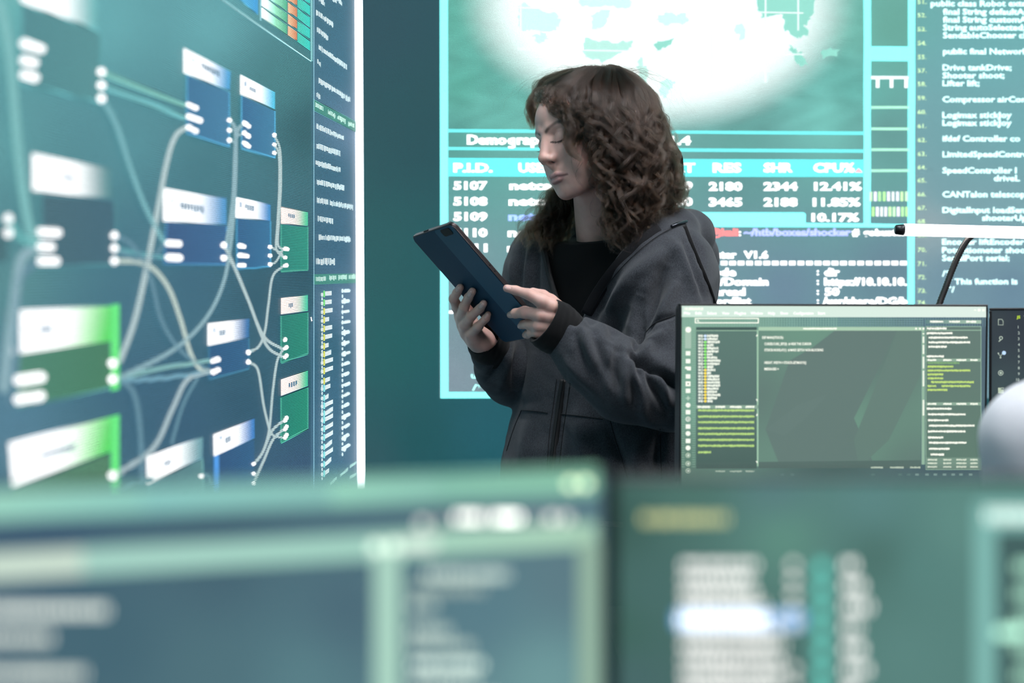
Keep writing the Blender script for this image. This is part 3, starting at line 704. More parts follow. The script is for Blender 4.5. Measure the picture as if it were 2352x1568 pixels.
g.quad([(2124,734),(2252,735),(2252,743),(2124,743)], S(96,134,132), S(170,200,178), 4)
for a, b_ in ((2134,2165),(2178,2203),(2217,2240)): words_line(g, a, 738.5, b_, 738.5, 5, wm, a, 5, .04)
g.rect(2125,757.5,2252,758.8,pf,5); words_line(g, 2127, 754, 2172, 754, 5.4, wm, 12, 5, .05)
yy = S(196,226,120,1.05)
for i, (a, y, b_, c) in enumerate([(2126,765,2185,wm),(2130,775,2220,wm),(2130,786,2226,wm),(2130,796,2172,wm),(2126,818,2166,wm),(2128,833,2201,S(130,175,120)),(2128,841.5,2187,yy),(2128,850.5,2226,yy),(2128,859.5,2164,yy),(2128,868.5,2164,yy),(2136,877,2234,yy),(2128,886,2148,yy),(2160,886,2227,yy),(2128,895,2174,yy),
    (2126,938,2183,wm),(2129,951,2215,wm),(2129,964.5,2176,wm),(2131,977,2236,wm),(2129,990,2215,wm),(2129,1004,2164,wm),(2131,1016,2218,wm),(2131,1030,2179,wm),(2135,1043,2166,wm)]): words_line(g, a, y, b_, y, 5.2, c, i+60, 6, .04)
for y in (826.5, 927): 
    g.rect(2125,y-3.5,2252,y+3.5,S(142,172,152),4)
    for a, b_ in ((2128,2148),(2164,2183),(2194,2217),(2226,2243)): words_line(g, a, y, b_, y, 4.6, wm, a, 6, .05)
g.rect(2125,1050,2252,1077,S(116,146,130),4)
for y in (1055, 1063, 1071):
    for a, b_ in ((2128,2150),(2164,2183),(2194,2217),(2226,2243)): words_line(g, a, y, b_, y, 4.2, S(225,235,215), int(a+y), 6, .05)
rightp = g
g = Pic(MP)
for a, b_ in ((1998,2026),(2042,2073),(2088,2112)): words_line(g, a, 1072.5, b_, 1072.5, 4.6, S(205,222,200), a, 6, .05)
g.build('status_text', mon, M_scrt)
for k, x in enumerate((1792,1815,2000,2062,2082,2101,2124,2143,2164,2184,2202,2224)): g = Pic(MP); g.rect(x, 1086, x+8, 1091, S(150,180,172) if k > 4 else S(100,134,128), 3); g.build('task_icon', mon, M_scrt)
# ---- the dark monitor to its right
A2 = P(2272,707,2.21); B2 = P(3085,703,2.06)
NP = Plane(A2, B2-A2, (0,.02,1)); NW = float(np.linalg.norm(B2-A2))
mon2 = monitor('black monitor with a dark code editor and numbered lines, partly behind the seated shoulder', NP, NW, NW*.575, .004)
g = Pic(NP); g.grid(2277,711.5,3075,1160,30,24,lambda x, y: idw([(2290,720,S(48,60,66)),(2300,900,S(56,74,78)),(2340,740,S(38,46,58)),(2500,760,S(36,44,56)),(2600,900,S(40,50,60)),(2350,1000,S(44,56,64))], x, y), 1)
g.build('screen', mon2, M_scr)
ic = S(186,202,186); h = Pic(NP)
h.line([(2293,733),(2301,733),(2304,737),(2304,746),(2293,746),(2293,733)],1.4,ic,3,1); h.line([(2299.5,779),(2294,784)],2.2,ic,3,1)
h.disc(2299,776,4.4,ic,3); h.disc(2299,776,2.6,S(54,68,74),4); h.line([(2293,812),(2298,818),(2302,812)],1.5,ic,3,1); h.line([(2298,818),(2298,821)],1.6,ic,3,1); h.disc(2293,811,1.7,ic,4); h.disc(2298,821,1.9,ic,4)
h.disc(2306,810,4.6,S(190,220,255,1.1),5); h.disc(2298.5,856,6.2,ic,3,20); h.disc(2298.5,856,4.7,S(54,70,76),4,20); h.disc(2298.5,856,2.9,ic,5)
h.rect(2292.5,890,2299,902.5,S(190,206,180),3); h.rect(2299,894,2305,902.5,S(190,206,180),3); h.rect(2299.5,889.5,2302,892,ic,3); h.rect(2303,889.5,2305.5,892,ic,3); h.rect(2293,939,2302,940.4,ic,3); h.rect(2293,939,2294.4,949,ic,3)
h.text('JS', 2335, 731, 6.5, S(205,240,50,1.1), 2343.5, bold=.02); h.text('TS', 2352, 731, 6.5, S(205,220,210), bold=.02)
for i in range(24): h.text(str(i+1), 2338 if i < 9 else 2334, 754+i*13.4, 6.6, S(190,206,196), bold=.01)
for i in range(24):
    rr = random.Random(i+500); h.rect(2372+10*(i % 4), 748.5+i*13.4, 2372+10*(i % 4)+rr.uniform(60,260), 753+i*13.4, rr.choice((S(150,190,170),S(190,200,150),S(120,170,210))), 3)
flush_text()
titlebar.build('title_bar', mon, M_scrt); edp.build('editor_pane', mon, M_scrt); rightp.build('analysis_pane', mon, M_scrt); h.build('editor_content', mon2, M_scrt)
# ---- nearest monitors, out of focus
RC = P(1396,1081,.76); LC = P(0,1119,.681)
u_ = (RC-LC)/np.linalg.norm(RC-LC); FP = Plane(RC-u_*.50, u_, (0,.05,1))
mon3 = monitor('blurred monitor nearest the camera with pale green window bars and teal panes', FP, .50, .29, .0016)
def gl(x, y): return idw([(-300,1400,S(62,92,112)),(100,1230,S(58,88,110)),(250,1480,S(62,98,112)),(500,1300,S(64,96,110)),(480,1540,S(74,110,120)),(800,1400,S(70,102,116)),(700,1560,S(84,124,132)),(1100,1400,S(84,122,134)),(1250,1560,S(108,152,154)),(1300,1330,S(88,120,130)),(1000,1200,S(78,112,122))], x, y)
g = Pic(FP); g.grid(-900,1090,1388,1900,50,24,gl,1); o = g.build('screen', mon3, M_scr)
for v in o.data.vertices: v.co.x = min(max(v.co.x,.003),.497); v.co.z = min(max(v.co.z,-.28),-.003)
def band(y0l, y1l, x0, x1, c0, c1=None, layer=2, pic=None):
    """a strip across the tilted screen; y0l, y1l at its left edge x = 0"""
    k = lambda y, x: 622+(y-622)*(1-.108*x/1385)
    pic.quad([(x0,k(y0l,x0)),(x1,k(y0l,x1)),(x1,k(y1l,x1)),(x0,k(y1l,x0))], c0, c1, layer)
def at3(y, x): return 622+(y-622)*(1-.108*x/1385)
g = Pic(FP); band(1124,1194,-520,330,S(172,226,198),S(140,202,190),2,g); band(1124,1194,330,760,S(136,198,192),S(136,194,184),2,g); band(1124,1194,760,1000,S(152,214,192),S(140,198,180),2,g); band(1124,1194,1000,1372,S(134,194,174),S(138,198,170),2,g)
for x in (1308,1341): g.rect(x-9, at3(1166,x)-8, x+9, at3(1166,x)+8, S(225,245,200,2.6), 4)
g.build('title_bar', mon3, M_scr)
g = Pic(FP); cw = S(250,250,240)
for x, y, w, k in ((970,1200,11,1.6),(1010,1200,8,.8),(1060,1187,16,3.0),(1090,1187,16,3.2),(1120,1187,8,1.6),(1150,1187,16,4.0),(1180,1187,15,4.0),(1265,1188,11,2.0),(1298,1188,10,1.7),(1225,1190,8,.7)):
    for q in range(2): g.rect(x-w+q*w*1.05, y-9, x-w*.25+q*w*1.05, y+9, tuple(v*k for v in cw), 4)
g.build('tab_labels', mon3, M_scr)
g = Pic(FP); band(1268,1330,-520,190,S(204,224,208),S(204,224,208),2,g); band(1268,1330,190,860,S(166,212,198),S(160,208,192),2,g); band(1268,1330,860,1370,S(164,212,192),S(168,208,182),2,g)
for x in (862,900): g.rect(x-12,at3(1300,x)-11,x+12,at3(1300,x)+11,S(220,240,222,1.9),4)
g.rect(920,1236,1000,1262,S(222,240,226,1.15),4)
g.build('toolbar', mon3, M_scr)
g = Pic(FP); g.rect(858,1258,918,2000,S(170,212,194),3); g.build('pane_border', mon3, M_scr); g = Pic(FP); g.rect(1326,1240,1376,2000,S(146,178,158),3); g.build('pane_border', mon3, M_scr)
g = Pic(FP); lt = S(215,222,212)
def lump(pic, x0, x1, y, c, k=1.7, h=20, layer=4, seed=1):
    rr = random.Random(seed); x = x0
    while x < x1-4:
        w = rr.uniform(7, 13); pic.rect(x, y-h/2, min(x1, x+w), y+h/2, tuple(v*k for v in c), layer); x += w+rr.uniform(4, 8)
for i, (a, b_, y, k) in enumerate(((-480,246,1400,1.9),(-480,120,1462,1.6),(-480,196,1545,1.6),(-480,150,1640,1.6))): lump(g, a, b_, y, lt, k, 24, 4, i)
g.build('code_text', mon3, M_scr)
g = Pic(FP); lt2 = S(198,216,204)
for i, (a, b_, y, k) in enumerate(((975,1165,1318,1.7),(940,1110,1350,.8),(940,1000,1388,1.3),(940,1040,1448,1.4),(940,1080,1482,1.2),(945,1110,1525,2.1),(945,1090,1560,1.5),(945,1150,1600,1.5))): lump(g, a, b_, y, lt2, k, 20, 4, i+20)
g.build('side_text', mon3, M_scr)
GP = Plane(P(1405,1093,.752), P(2400,1092,.752)-P(1405,1093,.752), (0,.05,1))
mon4 = monitor('blurred monitor near the camera showing a white table with one bright blue row', GP, .60, .345, .0016)
def gr(x, y): return idw([(1430,1200,S(52,88,80)),(1430,1450,S(58,98,88)),(1600,1130,S(72,112,102)),(1780,1130,S(84,122,124)),(1800,1230,S(92,142,126)),(2000,1150,S(88,132,130)),(2100,1300,S(84,130,124)),(1500,1350,S(66,104,100)),(1700,1500,S(64,96,92)),(2080,1500,S(86,130,124)),(2200,1200,S(92,138,130)),(2020,1280,S(66,104,96)),(2500,1300,S(90,140,130)),(1450,1560,S(66,100,100))], x, y)
g = Pic(GP); g.grid(1408,1097,3700,1900,50,24,gr,1); o = g.build('screen', mon4, M_scr)
for v in o.data.vertices: v.co.x = min(max(v.co.x,.003),.597); v.co.z = min(max(v.co.z,-.335),-.003)
g = Pic(GP); lump(g, 1474, 1672, 1190, S(215,215,150), 1.35, 22, 3, 9); g.build('heading_text', mon4, M_scr)
wt4 = S(238,236,232); g = Pic(GP); rr = random.Random(4)
for i in range(14):
    y = 1296+i*31; x1 = 1735 if i < 3 else (1765 if i < 4 else 1800)
    if i == 4: continue
    lump(g, 1566, x1-10*(i % 2), y, wt4, 2.1, 16, 4, i+50)
g.build('table_text', mon4, M_scr); g = Pic(GP)
for i in range(14):
    y = 1296+i*34
    if i not in (5, 6): g.disc(1820, y, 9, tuple(v*1.6 for v in wt4), 4)
g.build('mark_column', mon4, M_scr); g = Pic(GP)
for i in range(10): lump(g, 1936, 1972+12*(i % 3), 1296+i*48, wt4, 2.3, 20, 4, i+80)
g.build('number_column', mon4, M_scr)
g = Pic(GP); g.rect(1548,1402,1846,1440,S(120,185,245,1.0),3); lump(g, 1560, 1760, 1421, S(225,238,255), 3.2, 26, 5, 33); g.rect(1560,1406,1790,1436,S(215,232,255,1.0),4); g.disc(1820,1430,13,S(230,240,255,1.4),5); g.build('highlighted_row', mon4, M_scr)
g = Pic(GP)
for i in range(13): g.rect(1876,1290+i*48,1894,1314+i*48,S(100,205,190,1.5),4)
g.rect(1862,1280,1908,1900,S(86,150,140),3); g.build('status_column', mon4, M_scr)
g = Pic(GP); g.rect(2238,1152,2900,1900,S(128,186,178),2); g.rect(2284,1216,2900,1900,S(62,94,92),3)
lump(g, 2262, 2800, 1182, S(225,245,235), 1.6, 30, 4, 71)
for i in range(6): lump(g, 2330, 2600, 1300+i*62, S(165,215,190), 1.8, 26, 4, 90+i)
for x, y in ((2296,1450),(2318,1450),(2335,1448)): g.disc(x, y, 14, S(170,225,200,1.8), 5)
g.build('side_window', mon4, M_scr)
# ================================================================== desk lamp
M_goose = simple('gooseneck_metal', S(92,88,86), .3, metal=.9, noise=.15, scale=300)
lp0 = P(2057,527,2.33); lp1 = P(2640,541,2.33)
t = empty('desk_lamp', (P(2130,760,2.325)[0], P(2130,760,2.325)[1], .74)); tag(t, 'lit white tube lamp on a thin dark gooseneck rising behind the monitors', 'lamp')
def tube_part(name, path, rad, mat, seg=16):
    V, F = tube_np(path, rad, seg); V = V - np.array(t.location)
    me = mesh_np(name, V, F); return link(name, me, mat, t)
du = (lp1-lp0)/np.linalg.norm(lp1-lp0)
tube_part('light_tube', [lp0+du*.014, lp0+du*.2, lp1-du*.014], .0098, M_tube)
tube_part('end_cap', [lp0-du*.001, lp0+du*.0005, lp0+du*.008, lp0+du*.0165], [.006, .0078, .0088, .0092], M_dark); tube_part('end_cap', [lp1-du*.016, lp1-du*.006, lp1], [.0092, .0088, .006], M_dark)
gn = catmull([P(2236,538,2.335), P(2222,551,2.336), P(2205,579,2.338), P(2187,620,2.34), P(2172,660,2.34), P(2157,700,2.34), P(2128,790,2.335), (P(2112,900,2.33)[0], P(2112,900,2.33)[1], .9), (P(2112,900,2.33)[0], P(2112,900,2.33)[1], .76)], 14)
tt = np.arange(len(gn)); tube_part('gooseneck', gn, (.0052+.0005*np.cos(tt*3.14)), M_goose, 14)
bx, by = P(2112,900,2.33)[:2]
bm = bmesh.new(); bm_cyl(bm, .03, .028, .018, (bx-t.location.x, by-t.location.y, .009), 30); bm_done('lamp_base', bm, M_black, t, True)
# ================================================================== modelling with distance fields (for bodies and cloth)
def smin(a, b, k):
    h = np.clip(.5+.5*(b-a)/k, 0, 1); return b*(1-h)+a*h-k*h*(1-h)
def smax(a, b, k): return -smin(-a, -b, k)
def s_cap(p, a, b, ra, rb=None):
    a = np.asarray(a, np.float32); b = np.asarray(b, np.float32); rb = ra if rb is None else rb
    ab = b-a; t = np.clip(((p-a) @ ab)/max(float(ab @ ab), 1e-12), 0, 1)
    return np.linalg.norm(p-a-t[:, None]*ab, axis=1)-(ra+(rb-ra)*t)
def s_sph(p, c, r): return np.linalg.norm(p-np.asarray(c, np.float32), axis=1)-r
def s_ell(p, c, r, M=None):
    q = p-np.asarray(c, np.float32)
    if M is not None: q = q @ np.asarray(M, np.float32)          # columns of M are the ellipsoid's axes
    r = np.asarray(r, np.float32)
    k0 = np.linalg.norm(q/r, axis=1); k1 = np.linalg.norm(q/(r*r), axis=1)
    return np.where(k1 > 1e-9, k0*(k0-1)/np.maximum(k1, 1e-9), -r.min())
def s_chain(p, pts, rad, k=None):
    d = None
    for i in range(len(pts)-1):
        e = s_cap(p, pts[i], pts[i+1], rad[i], rad[i+1])
        d = e if d is None else (np.minimum(d, e) if k is None else smin(d, e, k))
    return d
def nets(f, lo, hi, h, B=8):
    """surface nets of the field f (negative inside) on a lattice of pitch h; returns V, quads"""
    lo = np.asarray(lo, np.float32); hi = np.asarray(hi, np.float32)
    n = np.maximum(((hi-lo)/h/B).astype(int)+1, 1)          # blocks
    N = n*B+1
    D = np.full(tuple(N), 1e3, np.float32)
    bi = np.stack(np.meshgrid(*[np.arange(k) for k in n], indexing='ij'), -1).reshape(-1, 3)
    cen = lo+(bi*B+B/2)*h
    dc = f(cen.astype(np.float32))
    R_ = h*B*.5*1.7321*1.35+h
    ii = np.arange(B+1)
    off = np.stack(np.meshgrid(ii, ii, ii, indexing='ij'), -1).reshape(-1, 3)
    for b in bi[dc < -R_]:
        D[b[0]*B:b[0]*B+B+1, b[1]*B:b[1]*B+B+1, b[2]*B:b[2]*B+B+1] = -1e3
    act = bi[np.abs(dc) <= R_]
    for s0 in range(0, len(act), 400):
        bb = act[s0:s0+400]
        idx = (bb[:, None, :]*B+off[None]).reshape(-1, 3)
        v = f((lo+idx*h).astype(np.float32))
        D[idx[:, 0], idx[:, 1], idx[:, 2]] = v
    s = D < 0
    c = s[:-1, :-1, :-1].astype(np.int8)
    cnt = np.zeros_like(c)
    for dx in (0, 1):
        for dy in (0, 1):
            for dz in (0, 1):
                cnt += s[dx:s.shape[0]-1+dx, dy:s.shape[1]-1+dy, dz:s.shape[2]-1+dz]
    cell = np.argwhere((cnt > 0) & (cnt < 8))
    vid = np.full(c.shape, -1, np.int32); vid[cell[:, 0], cell[:, 1], cell[:, 2]] = np.arange(len(cell))
    acc = np.zeros((len(cell), 3)); w = np.zeros(len(cell))
    corners = [(a, b, e) for a in (0, 1) for b in (0, 1) for e in (0, 1)]
    for i, c0 in enumerate(corners):
        for ax in range(3):
            if c0[ax]: continue
            c1 = list(c0); c1[ax] = 1
            d0 = D[cell[:, 0]+c0[0], cell[:, 1]+c0[1], cell[:, 2]+c0[2]]; d1 = D[cell[:, 0]+c1[0], cell[:, 1]+c1[1], cell[:, 2]+c1[2]]
            m = (d0 < 0) != (d1 < 0)
            t = np.where(m, d0/np.where(m, d0-d1, 1), 0); t = np.clip(t, 0.02, .98)
            q = np.array(c0, float)[None]+np.eye(3)[ax][None]*t[:, None]
            acc += q*m[:, None]; w += m
    V = lo+(cell+acc/np.maximum(w, 1)[:, None])*h
    F = []
    for ax in range(3):
        a, b = [(1, 2), (2, 0), (0, 1)][ax]
        sl0 = [slice(None)]*3; sl1 = [slice(None)]*3
        sl0[ax] = slice(0, -1); sl1[ax] = slice(1, None)
        e = np.argwhere(s[tuple(sl0)] != s[tuple(sl1)])
        e = e[(e[:, a] > 0) & (e[:, b] > 0) & (e[:, a] < c.shape[a]) & (e[:, b] < c.shape[b])]
        q = []
        for da, db in ((1, 1), (0, 1), (0, 0), (1, 0)):
            k = e.copy(); k[:, a] -= da; k[:, b] -= db; q.append(vid[k[:, 0], k[:, 1], k[:, 2]])
        q = np.stack(q, 1)
        flip = s[e[:, 0], e[:, 1], e[:, 2]]
        q = np.where(flip[:, None], q, q[:, ::-1])
        F.append(q[(q >= 0).all(1)])
    return V, np.concatenate(F).astype(np.int32)
def vnormals(V, F):
    n = np.cross(V[F[:, 2]]-V[F[:, 0]], V[F[:, 3]]-V[F[:, 1]]); N = np.zeros_like(V)
    for k in range(4): np.add.at(N, F[:, k], n)
    return N/(np.linalg.norm(N, axis=1)[:, None]+1e-12)
def relax(V, F, it=1, lam=.5):
    e = np.concatenate([F[:, [0, 1]], F[:, [1, 2]], F[:, [2, 3]], F[:, [3, 0]]])
    for _ in range(it):
        A = np.zeros_like(V); c = np.zeros(len(V))
        np.add.at(A, e[:, 0], V[e[:, 1]]); np.add.at(c, e[:, 0], 1); np.add.at(A, e[:, 1], V[e[:, 0]]); np.add.at(c, e[:, 1], 1)
        V = V*(1-lam)+lam*A/np.maximum(c, 1)[:, None]
    return V
def dpoly(x, y, pts):
    """distance of the 2-D points to a polyline, and the position 0..1 along it"""
    best = np.full(len(x), 1e9); pos = np.zeros(len(x)); L = 0; seg = []
    for i in range(len(pts)-1):
        a = np.array(pts[i], float); b = np.array(pts[i+1], float); l = np.linalg.norm(b-a); seg.append((a, b, l, L)); L += l
    for a, b, l, s0 in seg:
        ab = (b-a)/max(l, 1e-9); t = np.clip((x-a[0])*ab[0]+(y-a[1])*ab[1], 0, l)
        d = np.hypot(x-a[0]-t*ab[0], y-a[1]-t*ab[1])
        m = d < best; best = np.where(m, d, best); pos = np.where(m, (s0+t)/L, pos)
    return best, pos
def sstep(a, b, x):
    t = np.clip((x-a)/(b-a), 0, 1); return t*t*(3-2*t)
def in_poly(x, y, poly):
    r = np.zeros(len(x), bool); n = len(poly)
    for i in range(n):
        x0, y0 = poly[i]; x1, y1 = poly[(i+1) % n]
        m = ((y0 > y) != (y1 > y)) & (x < (x1-x0)*(y-y0)/((y1-y0) if y1 != y0 else 1e-9)+x0)
        r ^= m
    return r
# ================================================================== the woman: her head
def rot_frame(yaw, pitch, roll):
    """columns: her left, her front, her up; yaw turns from facing the camera towards photo left"""
    cy_, sy_ = math.cos(yaw), math.sin(yaw)
    f0 = np.array([-sy_, -cy_, 0]); l0 = np.array([cy_, -sy_, 0]); u0 = np.array([0, 0, 1.0])
    f = f0*math.cos(pitch)-u0*math.sin(pitch); u = u0*math.cos(pitch)+f0*math.sin(pitch)
    l2 = l0*math.cos(roll)+u*math.sin(roll); u2 = u*math.cos(roll)-l0*math.sin(roll)
    return np.stack([l2, f, u2], 1)
HR = rot_frame(math.radians(55), math.radians(12), math.radians(12)); HS = 0.955; HO = P(1351, 326, 2.49)
def h2w(q): return (np.asarray(q, float)*HS) @ HR.T + HO
def w2h(p): return ((np.asarray(p)-HO) @ HR)/HS
NECK_TOP = np.array([0, -20, -30])*1e-3
NECK_W = P(1392, 548, 2.575)
def on_lid(x, z): return (x, 72+math.sqrt(max(15.2**2-(x-27.5)**2-(z-16)**2, 4)), z)
LID = [on_lid(14.5,11.0), on_lid(20.5,8.2), on_lid(27.5,6.2), on_lid(34.5,6.4), on_lid(41,9.5)]
CREASE = [on_lid(18,20), on_lid(24,24.0), on_lid(31,25), on_lid(39,22.0)]
def head_field(p):
    """p in head space, metres"""
    q = p*1000.0
    a = q.copy(); a[:, 0] = np.abs(a[:, 0])
    d = s_ell(q, (0,-10,44), (71,94,81))
    d = smin(d, s_ell(q, (0,28,50), (60,62,50)), 12)
    d = smin(d, s_ell(q, (0,36,-14), (57,52,62)), 14)
    d = smin(d, s_ell(q, (0,46,-56), (41,42,35)), 12)
    d = smin(d, s_ell(q, (0,79,-79), (15,13,13)), 12)
    d = smin(d, s_ell(a, (44,53,-8), (20,22,18)), 18)
    d = smin(d, s_ell(a, (33,58,-38), (23,25,34)), 16)
    d = smin(d, s_cap(a, (49,4,-42), (20,68,-78), 11, 11), 24)
    d = smin(d, s_ell(q, (0,75.5,-50), (29,20,24)), 14)
    d = smin(d, s_cap(a, (12,84,35), (44,68,38), 8.5, 8), 12)            # brow ridge
    d = smax(d, -s_ell(a, (30,98,18), (15,12.0,10.5)), 13)                 # eye sockets
    d = smin(d, s_sph(a, (27.5,72,16), 15.2), 2.5)                         # lids over the eyeballs
    d = smin(d, s_ell(a, (17,80,-4), (12,11,20)), 12)
    # nose
    n = s_cap(q, (0,86,30), (0,107,-9), 8.5, 8)
    n = smin(n, s_cap(a, (6,88,16), (10,95,-13), 6.5, 7), 6)
    n = smin(n, s_ell(q, (0,108.5,-13), (10,9.5,8.5)), 5)
    n = smin(n, s_ell(a, (10.8,99.5,-17.5), (6.4,9,6.6)), 4)
    n = smin(n, s_cap(q, (0,104,-22), (0,97,-29), 5, 6), 4)
    d = smin(d, n, 9)
    d = smax(d, -s_ell(a, (8.0,103.0,-25.5), (4.2,6.5,4.6)), 2.0)
    # lips
    up = s_chain(a, [(0,98.0,-47),(9,97,-46.5),(24,86,-52)], [4.5,4.5,2.1]); lo = s_chain(a, [(0,96.5,-58),(10,94.5,-57.6),(22,86,-54)], [5.5,5.1,2.1])
    d = smin(d, smin(up, lo, 1.2), 3.2)
    d = smax(d, -s_chain(a, [(0,105,-52.3),(11,101.5,-52),(27,88.5,-53.6)], [1.8,1.7,1.5]), 1.6)
    d = smax(d, -s_cap(q, (0,104.5,-40), (0,105,-32), 2.4, 2.4), 4)       # philtrum
    d = smax(d, -s_cap(a, (0,100.5,-69), (15,96,-69), 4.5, 4.5), 9)      # under the lower lip
    # lid line and crease
    d = smax(d, -s_chain(a, LID, [.8,1.15,1.25,1.15,.8]), .8)
    d = smax(d, -s_chain(a, CREASE, [.7,1.0,1.0,.7]), 1.8)
    # ears
    e = s_ell(a, (72,-6,2), (5,17,29)); e = smax(e, -s_ell(a, (77,-3,2), (4,10,18)), 3)
    d = smin(d, e, 5)
    return d/1000.0
NECK_H = w2h(NECK_W)
def headneck(p):
    d = head_field(p)
    n = s_cap(p, np.array([0,-.012,-.035]), NECK_H, .052, .056)
    n = smin(n, s_cap(p, np.array([.045,-.02,-.02]), NECK_H+(w2h(NECK_W+np.array([-.02,-.03,-.02]))-NECK_H), .016, .014), .02)   # the neck's long muscle
    return smin(d, n, .014)
V_, F_head = nets(headneck, (-.11,-.16,-.30), (.11,.14,.145), .0019)
V_ = relax(V_, F_head, 1, .4)
V_head = h2w(V_)
SKIN = np.array([0.60, 0.378, 0.325]); 
def head_colour(q):
    q = q*1000; a = np.abs(q[:, 0])
    c = np.tile(SKIN, (len(q), 1))
    def mix(w, col): 
        c[:] = c*(1-w[:, None])+np.array(col)*w[:, None]
    # cheeks and nose tip a little redder
    mix(.35*np.exp(-(((a-40)/22)**2+((q[:, 2]+14)/22)**2))*(q[:, 1] > 20), (.60,.34,.30)); mix(.45*np.exp(-((q[:, 0]/13)**2+((q[:, 1]-112)/12)**2+((q[:, 2]+16)/13)**2)), (.62,.36,.29))
    mix(.35*np.exp(-(((a-31)/18)**2+((q[:, 2]-8)/9)**2))*(q[:, 1] > 60), (.44,.32,.31))
    u = q.copy(); u[:, 0] = a
    dl = np.minimum(s_chain(u, [(0,99,-47.5),(9,98,-47.1),(23,87.5,-52.1)], [4.7,4.6,1.6]), s_chain(u, [(0,97.5,-57.5),(10,95.5,-57.3),(21,88,-54.3)], [5.6,5.0,1.6]))
    mix(.8*(1-sstep(-.6,2.0,dl)), (.42,.225,.225))
    dm = s_chain(u, [(0,103,-52.3),(11,100,-52),(27,88.5,-53.6)], [1.4,1.3,1.1]); mix(.75*(1-sstep(0,1.6,dm)), (.16,.06,.06))
    mix(.9*(1-sstep(-1.5,1.2,s_ell(u, (8.0,103.0,-25.5), (4.0,6.5,4.4)))), (.12,.05,.04))
    # brows
    db = s_chain(u, [(11,96,31.5),(22,94,37),(36,86,41),(50,72,37)], [1.8,2.1,1.7,.6]); mix(.9*(1-sstep(-1.2,3.0,db-1.2)), (.05,.032,.027))
    # lash line
    ds, _ = dpoly(a, q[:, 2], [(x, z) for x, y, z in LID]); mix(.96*(1-sstep(.9, 1.9, ds))*(q[:, 1] > 60), (.018,.012,.011))
    return c
C_head = head_colour(V_)
_q = V_*1000; _w = sstep(-6, 8, (_q[:, 2]-70)*.75-(_q[:, 1]-45)+.3*np.abs(_q[:, 0]))*sstep(-40, -20, _q[:, 2]+.3*_q[:, 1]); C_head = C_head*(1-_w[:, None])+np.array([.018,.011,.008])*_w[:, None]
# ================================================================== tablet
TL_ = P(943,545,2.42); TR_ = P(1035,513,2.29); BL_ = P(1157,788,2.492)
ta = BL_-TL_; TLEN = float(np.linalg.norm(ta)); ta = ta/TLEN
ts = TR_-TL_; ts = ts-ta*(ts @ ta); TWID = float(np.linalg.norm(ts)); ts = ts/TWID
tn = np.cross(ta, ts); tn = tn if tn @ FW < 0 else -tn          # out of the tablet's back, towards the camera
def t_hit(x, y):
    r = ray(x, y); t = ((TL_-CAM) @ tn)/(r @ tn); return CAM+r*t
def on_tab(x, y, off): return t_hit(x, y)+tn*off
# ================================================================== her hands
def tabd(x, y):
    return (t_hit(x, y)-CAM) @ FW
def touch(x, y, r):
    """centre of a fingertip of radius r that rests on the tablet's back where the photo shows it"""
    q = ray(x, y); c = abs((q/np.linalg.norm(q)) @ tn); return P(x, y, tabd(x, y)-(r+.0004)/c)
def fingers(p, fi, rr, kf=.0034):
    d = None
    for f, r in zip(fi, rr):
        e = s_chain(p, f, r, .004)
        d = e if d is None else smin(d, e, kf)
    return d
def rhand(p):
    """her right hand: fingers come round the far edge onto the tablet's back"""
    fi = [[touch(1057,660,.0064), P(1049.5,672,2.437), P(1042,686,2.452), P(1051,706,2.487), P(1063,727,2.498)],
          [touch(1085,669,.0066), P(1076,683,2.430), P(1066,704,2.447), P(1061,727,2.484), P(1070,747,2.498)],
          [touch(1111,697,.0064), P(1103,708,2.430), P(1082,726,2.447), P(1068,747,2.481), P(1077,764,2.498)],
          [touch(1121,722,.0056), P(1116,731,2.437), P(1099,749,2.452), P(1083,767,2.481), P(1089,781,2.498)]]
    rr = [[.0064,.0072,.0080,.0098,.0115], [.0066,.0075,.0085,.0102,.0118], [.0064,.0073,.0083,.0100,.0118], [.0056,.0065,.0076,.0098,.0118]]
    d = fingers(p, fi, rr)
    wr = P(1108,785,2.515)
    pal = s_chain(p, [f[4] for f in fi], [.012]*4, .006)
    for f in fi: pal = smin(pal, s_cap(p, f[4], wr+(f[4]-fi[2][4])*.25, .0135, .017), .008)
    d = smin(d, pal, .007)
    d = smin(d, s_cap(p, P(1092,771,2.488), P(1100,783,2.505), .0145, .017), .008)        # heel of the hand
    th = [P(1092,765,2.525), P(1078,730,2.520), P(1078,700,2.505), P(1086,682,2.490)]
    d = smin(d, s_chain(p, th, [.015,.0125,.0105,.0088], .004), .006)
    return smin(d, s_cap(p, wr, P(1136,812,2.585), .0205, .021), .012)
